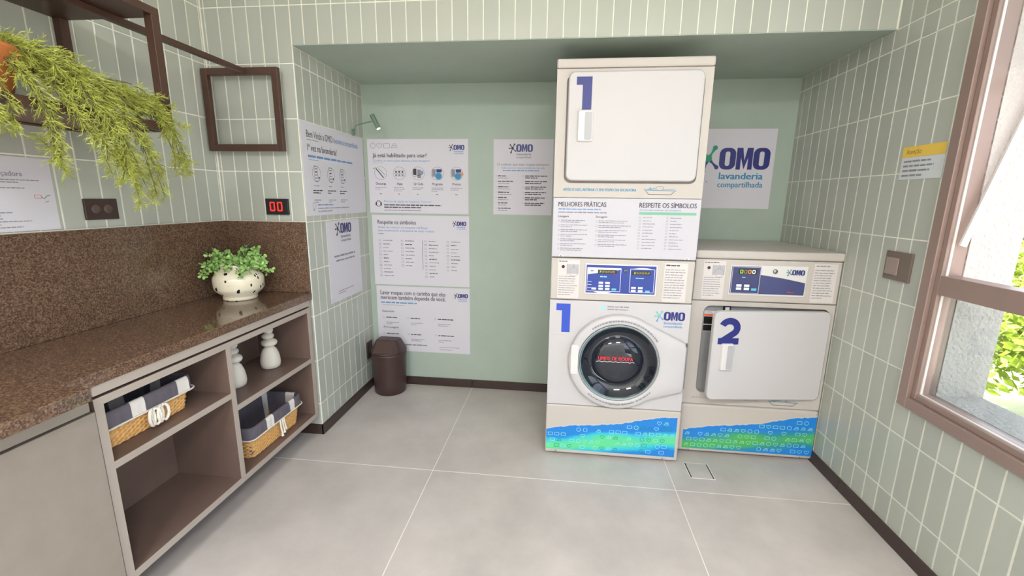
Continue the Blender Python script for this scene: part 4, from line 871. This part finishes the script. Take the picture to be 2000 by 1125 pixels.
# three boards on the back wall
o, c, W, H = poster('white board asking if you are ready to use, topmost on the back wall', 'B', -1.258, -.575, 1.235, 1.715)
c.ring(.04, H-.042, .018, .0022, GREYI); heart(c, .085, H-.042, .019, .0022, GREYI); square(c, .135, H-.042, .02, .0022, GREYI); iron(c, .185, H-.042, .02, .0022, GREYI)
c.logo(.555, H-.09, .105, sub=BLUEI, splat=(INK, NAVY)); c.text(.035, H-.115, .026, 'Já está habilitado para usar?', INK, w=.37, bold=.014); c.text(.035, H-.143, .013, 'Confira as instruções abaixo e boa lavagem!', BLUEI, w=.39); c.rect(.035, .11, H-.153, H-.1512, GREYI)
for k, t in enumerate(('Descarga', 'App', 'Qr Code', 'Programa', 'Pronto')):
    x = .085+k*.130; z = .262; c.ring(x, z, .043, .002, GREYI, 30)
    if k == 0: c.line([(x-.03, z+.03), (x+.02, z-.03)], .006, INK); c.line([(x-.012, z+.03), (x+.03, z-.012)], .004, GREYI); c.line([(x-.05, z+.03), (x-.03, z+.035)], .003, INK)
    if k == 1:
        for q in (-1, 0, 1): c.line([(x-.036, z+q*.018), (x+.036, z+q*.018)], .0018, GREYI); c.rect(x-.006+q*.022, x+.006+q*.022, z+.004, z+.014, INK, .001); c.rect(x-.006+q*.022, x+.006+q*.022, z-.018, z-.006, GREYI, .001)
    if k == 2: c.rect(x-.035, x-.012, z-.01, z+.03, INK); c.rect(x-.006, x+.018, z-.03, z+.025, GREYI); c.rect(x+.02, x+.034, z-.004, z+.016, BLUEI); c.line([(x-.03, z-.02), (x+.03, z-.005)], .003, INK)
    if k > 2: c.rect(x-.006, x+.03, z+.008, z+.028, NAVY); c.rect(x-.035, x-.01, z-.02, z+.028, GREYI, .00085); c.disc(x+.008, z-.016, .02, TEALI); c.ring(x+.008, z-.016, .024, .003, BLUEI)
    if k == 4: c.disc(x+.034, z-.002, .011, ORANGEI)
    c.text(x, z-.075, .016, t, INK, w=.02+.0062*len(t), bold=.012, align='c'); c.words(x-.042, z-.095, .085, 2+k % 2, .011, .0038, GREYI); c.words(x-.012, z-.137, .024, 1, .01, .004, INK)
c.ring(.062, .062, .02, .004, INK); c.rect(.04, .05, .05, .07, INK); c.rect(.074, .084, .05, .07, INK); c.text(.1, .072, .013, 'Precisa de ajuda no Suporte Técnico?', BLUEI, w=.33); c.words(.1, .051, .44, 2, .016, .0075, INK); c.words(.1, .016, .43, 1, .01, .005, GREYI)
c.build('board_print', o)
o, c, W, H = poster('white laundry symbols board in the middle of the back wall column', 'B', -1.250, -.572, .738, 1.222)
c.text(.04, H-.062, .028, 'Respeite os símbolos', INK, w=.27, bold=.008); c.text(.04, H-.09, .014, 'Antes de colocar na máquina verifique', BLUEI, w=.35); c.text(.04, H-.112, .014, 'atenciosamente a etiqueta de suas roupas.', BLUEI, w=.40); c.words(.04, H-.13, .07, 1, .01, .005, GREYI)
c.logo(.565, H-.085, .095, sub=BLUEI, splat=(INK, NAVY)); c.line([(.352, H-.17), (.352, .115)], .0022, INK)
for x, n in ((.05, 11), (.208, 8), (.375, 11), (.53, 9)):
    for k in range(n): square(c, x, H-.175-k*.0245, .007, .0014, (GREYI, INK)[k % 3 == 1]); c.words(x+.022, H-.177-k*.0245, .09, 1, .01, .0055, (GREYI, INK)[k % 4 == 1])
c.build('board_print', o)
o, c, W, H = poster('white clothes care board, lowest on the back wall above the bin', 'B', -1.243, -.570, .250, .728)
c.text(.03, H-.062, .03, 'Lavar roupas com o carinho que elas', INK, w=.47, bold=.008); c.text(.03, H-.097, .03, 'merecem também depende de você.', INK, w=.47, bold=.008); c.words(.03, H-.125, .55, 1, .01, .011, BLUEI); c.rect(.04, .2, H-.139, H-.137, GREYI)
c.logo(.56, H-.09, .1, sub=BLUEI, splat=(INK, NAVY)); c.text(.035, .288, .014, 'Separação', INK, w=.09, bold=.006); c.text(.042, .17, .014, 'Pré-Lavagem', INK, w=.11, bold=.006)
for z in (.245, .125):
    for x in (.045, .225, .425): c.ring(x, z+.004, .007, .0014, GREYI, 12); c.words(x+.018, z, .16, 1, .012, .007, INK); c.words(x+.018, z-.034, .11, 2, .012, .0045, GREYI)
c.words(.19, .045, .3, 1, .01, .010, GREYI); c.words(.45, .04, .16, 2, .018, .004, GREYI); c.build('board_print', o)
o, c, W, H = poster('white care sheet on the green wall left of the stacked machine', 'B', -.408, -.024, 1.238, 1.713)
c.logo(.10, H-.11, .155, sub=GREYI, splat=(INK, NAVY)); c.text(W/2, H-.162, .016, 'O cuidado que suas roupas merecem', GREYI, w=.335, bold=.008, align='c'); c.text(W/2, H-.182, .011, 'Saiba quais as responsabilidades de cada', BLUEI, w=.28, align='c'); c.words(.06, H-.197, .4, 1, .01, .007, BLUEI)
for k in range(7):
    z = .248-k*.0345; c.ring(.018, z, .004, .001, GREYI, 10); c.words(.03, z-.003, .15, 1, .01, .0065, INK); c.words(.03, z-.016, .14, 1, .01, .0045, GREYI)
    if k < 6: c.ring(.195, z, .004, .001, GREYI, 10); c.words(.207, z-.003, .155, 2, .012, .0065, INK)
c.build('sheet_print', o)
o, c, W, H = poster('large white logo poster on the green wall above the low dryer', 'B', .842, 1.309, 1.300, 1.772)
c.logo(.02, .145, .425); c.text(.442, .345, .01, '°', GREYI); c.disc(.06, .165, .006, BLUEI); c.disc(.085, .16, .004, TEALI); c.build('logo', o)
o, c, W, H = poster('small white notice with yellow heading on the tiled wall by the window', 'R', -.348, -.143, 1.437, 1.563, 'notice', mat('pale_note', (206, 212, 214), .6))
c.rect(0, W, H-.041, H, YELL); c.text(.018, H-.029, .019, 'Atenção', mat('brown_ink', (150, 118, 60), .6), w=.075, bold=.01); c.words(.014, H-.06, .15, 4, .018, .008, GREYI, full=1); c.build('notice_print', o)
o, c, W, H = poster('white instruction sheet at the left edge above the granite backsplash', 'L', -1.14, -.757, 1.214, 1.455)
c.text(W-.085, H-.062, .016, 'Calçadora', GREYI, w=.085, bold=.008, align='r')
for k, (a, n) in enumerate(((.165, 2), (.148, 1))): c.words(W-.27, .165-k*.026, .25, n, .008, .0034, GREYI)
for k in range(6): c.words(W-.27, .122-k*.0095, .17, 1, .01, .0034, GREYI)
c.line([(W-.062, .118), (W-.042, .118), (W-.042, .108), (W-.062, .108), (W-.062, .118)], .0012, REDI); c.line([(W-.042, .112), (W-.034, .106), (W-.025, .116), (W-.014, .118)], .0026, GREYI); c.line([(W-.034, .094), (W-.022, .098)], .0022, GREYI)
for k in range(6): c.words(W-.27, .06-k*.0095, .25-.02*(k % 3), 1, .01, .0034, GREYI)
c.build('sheet_print', o)
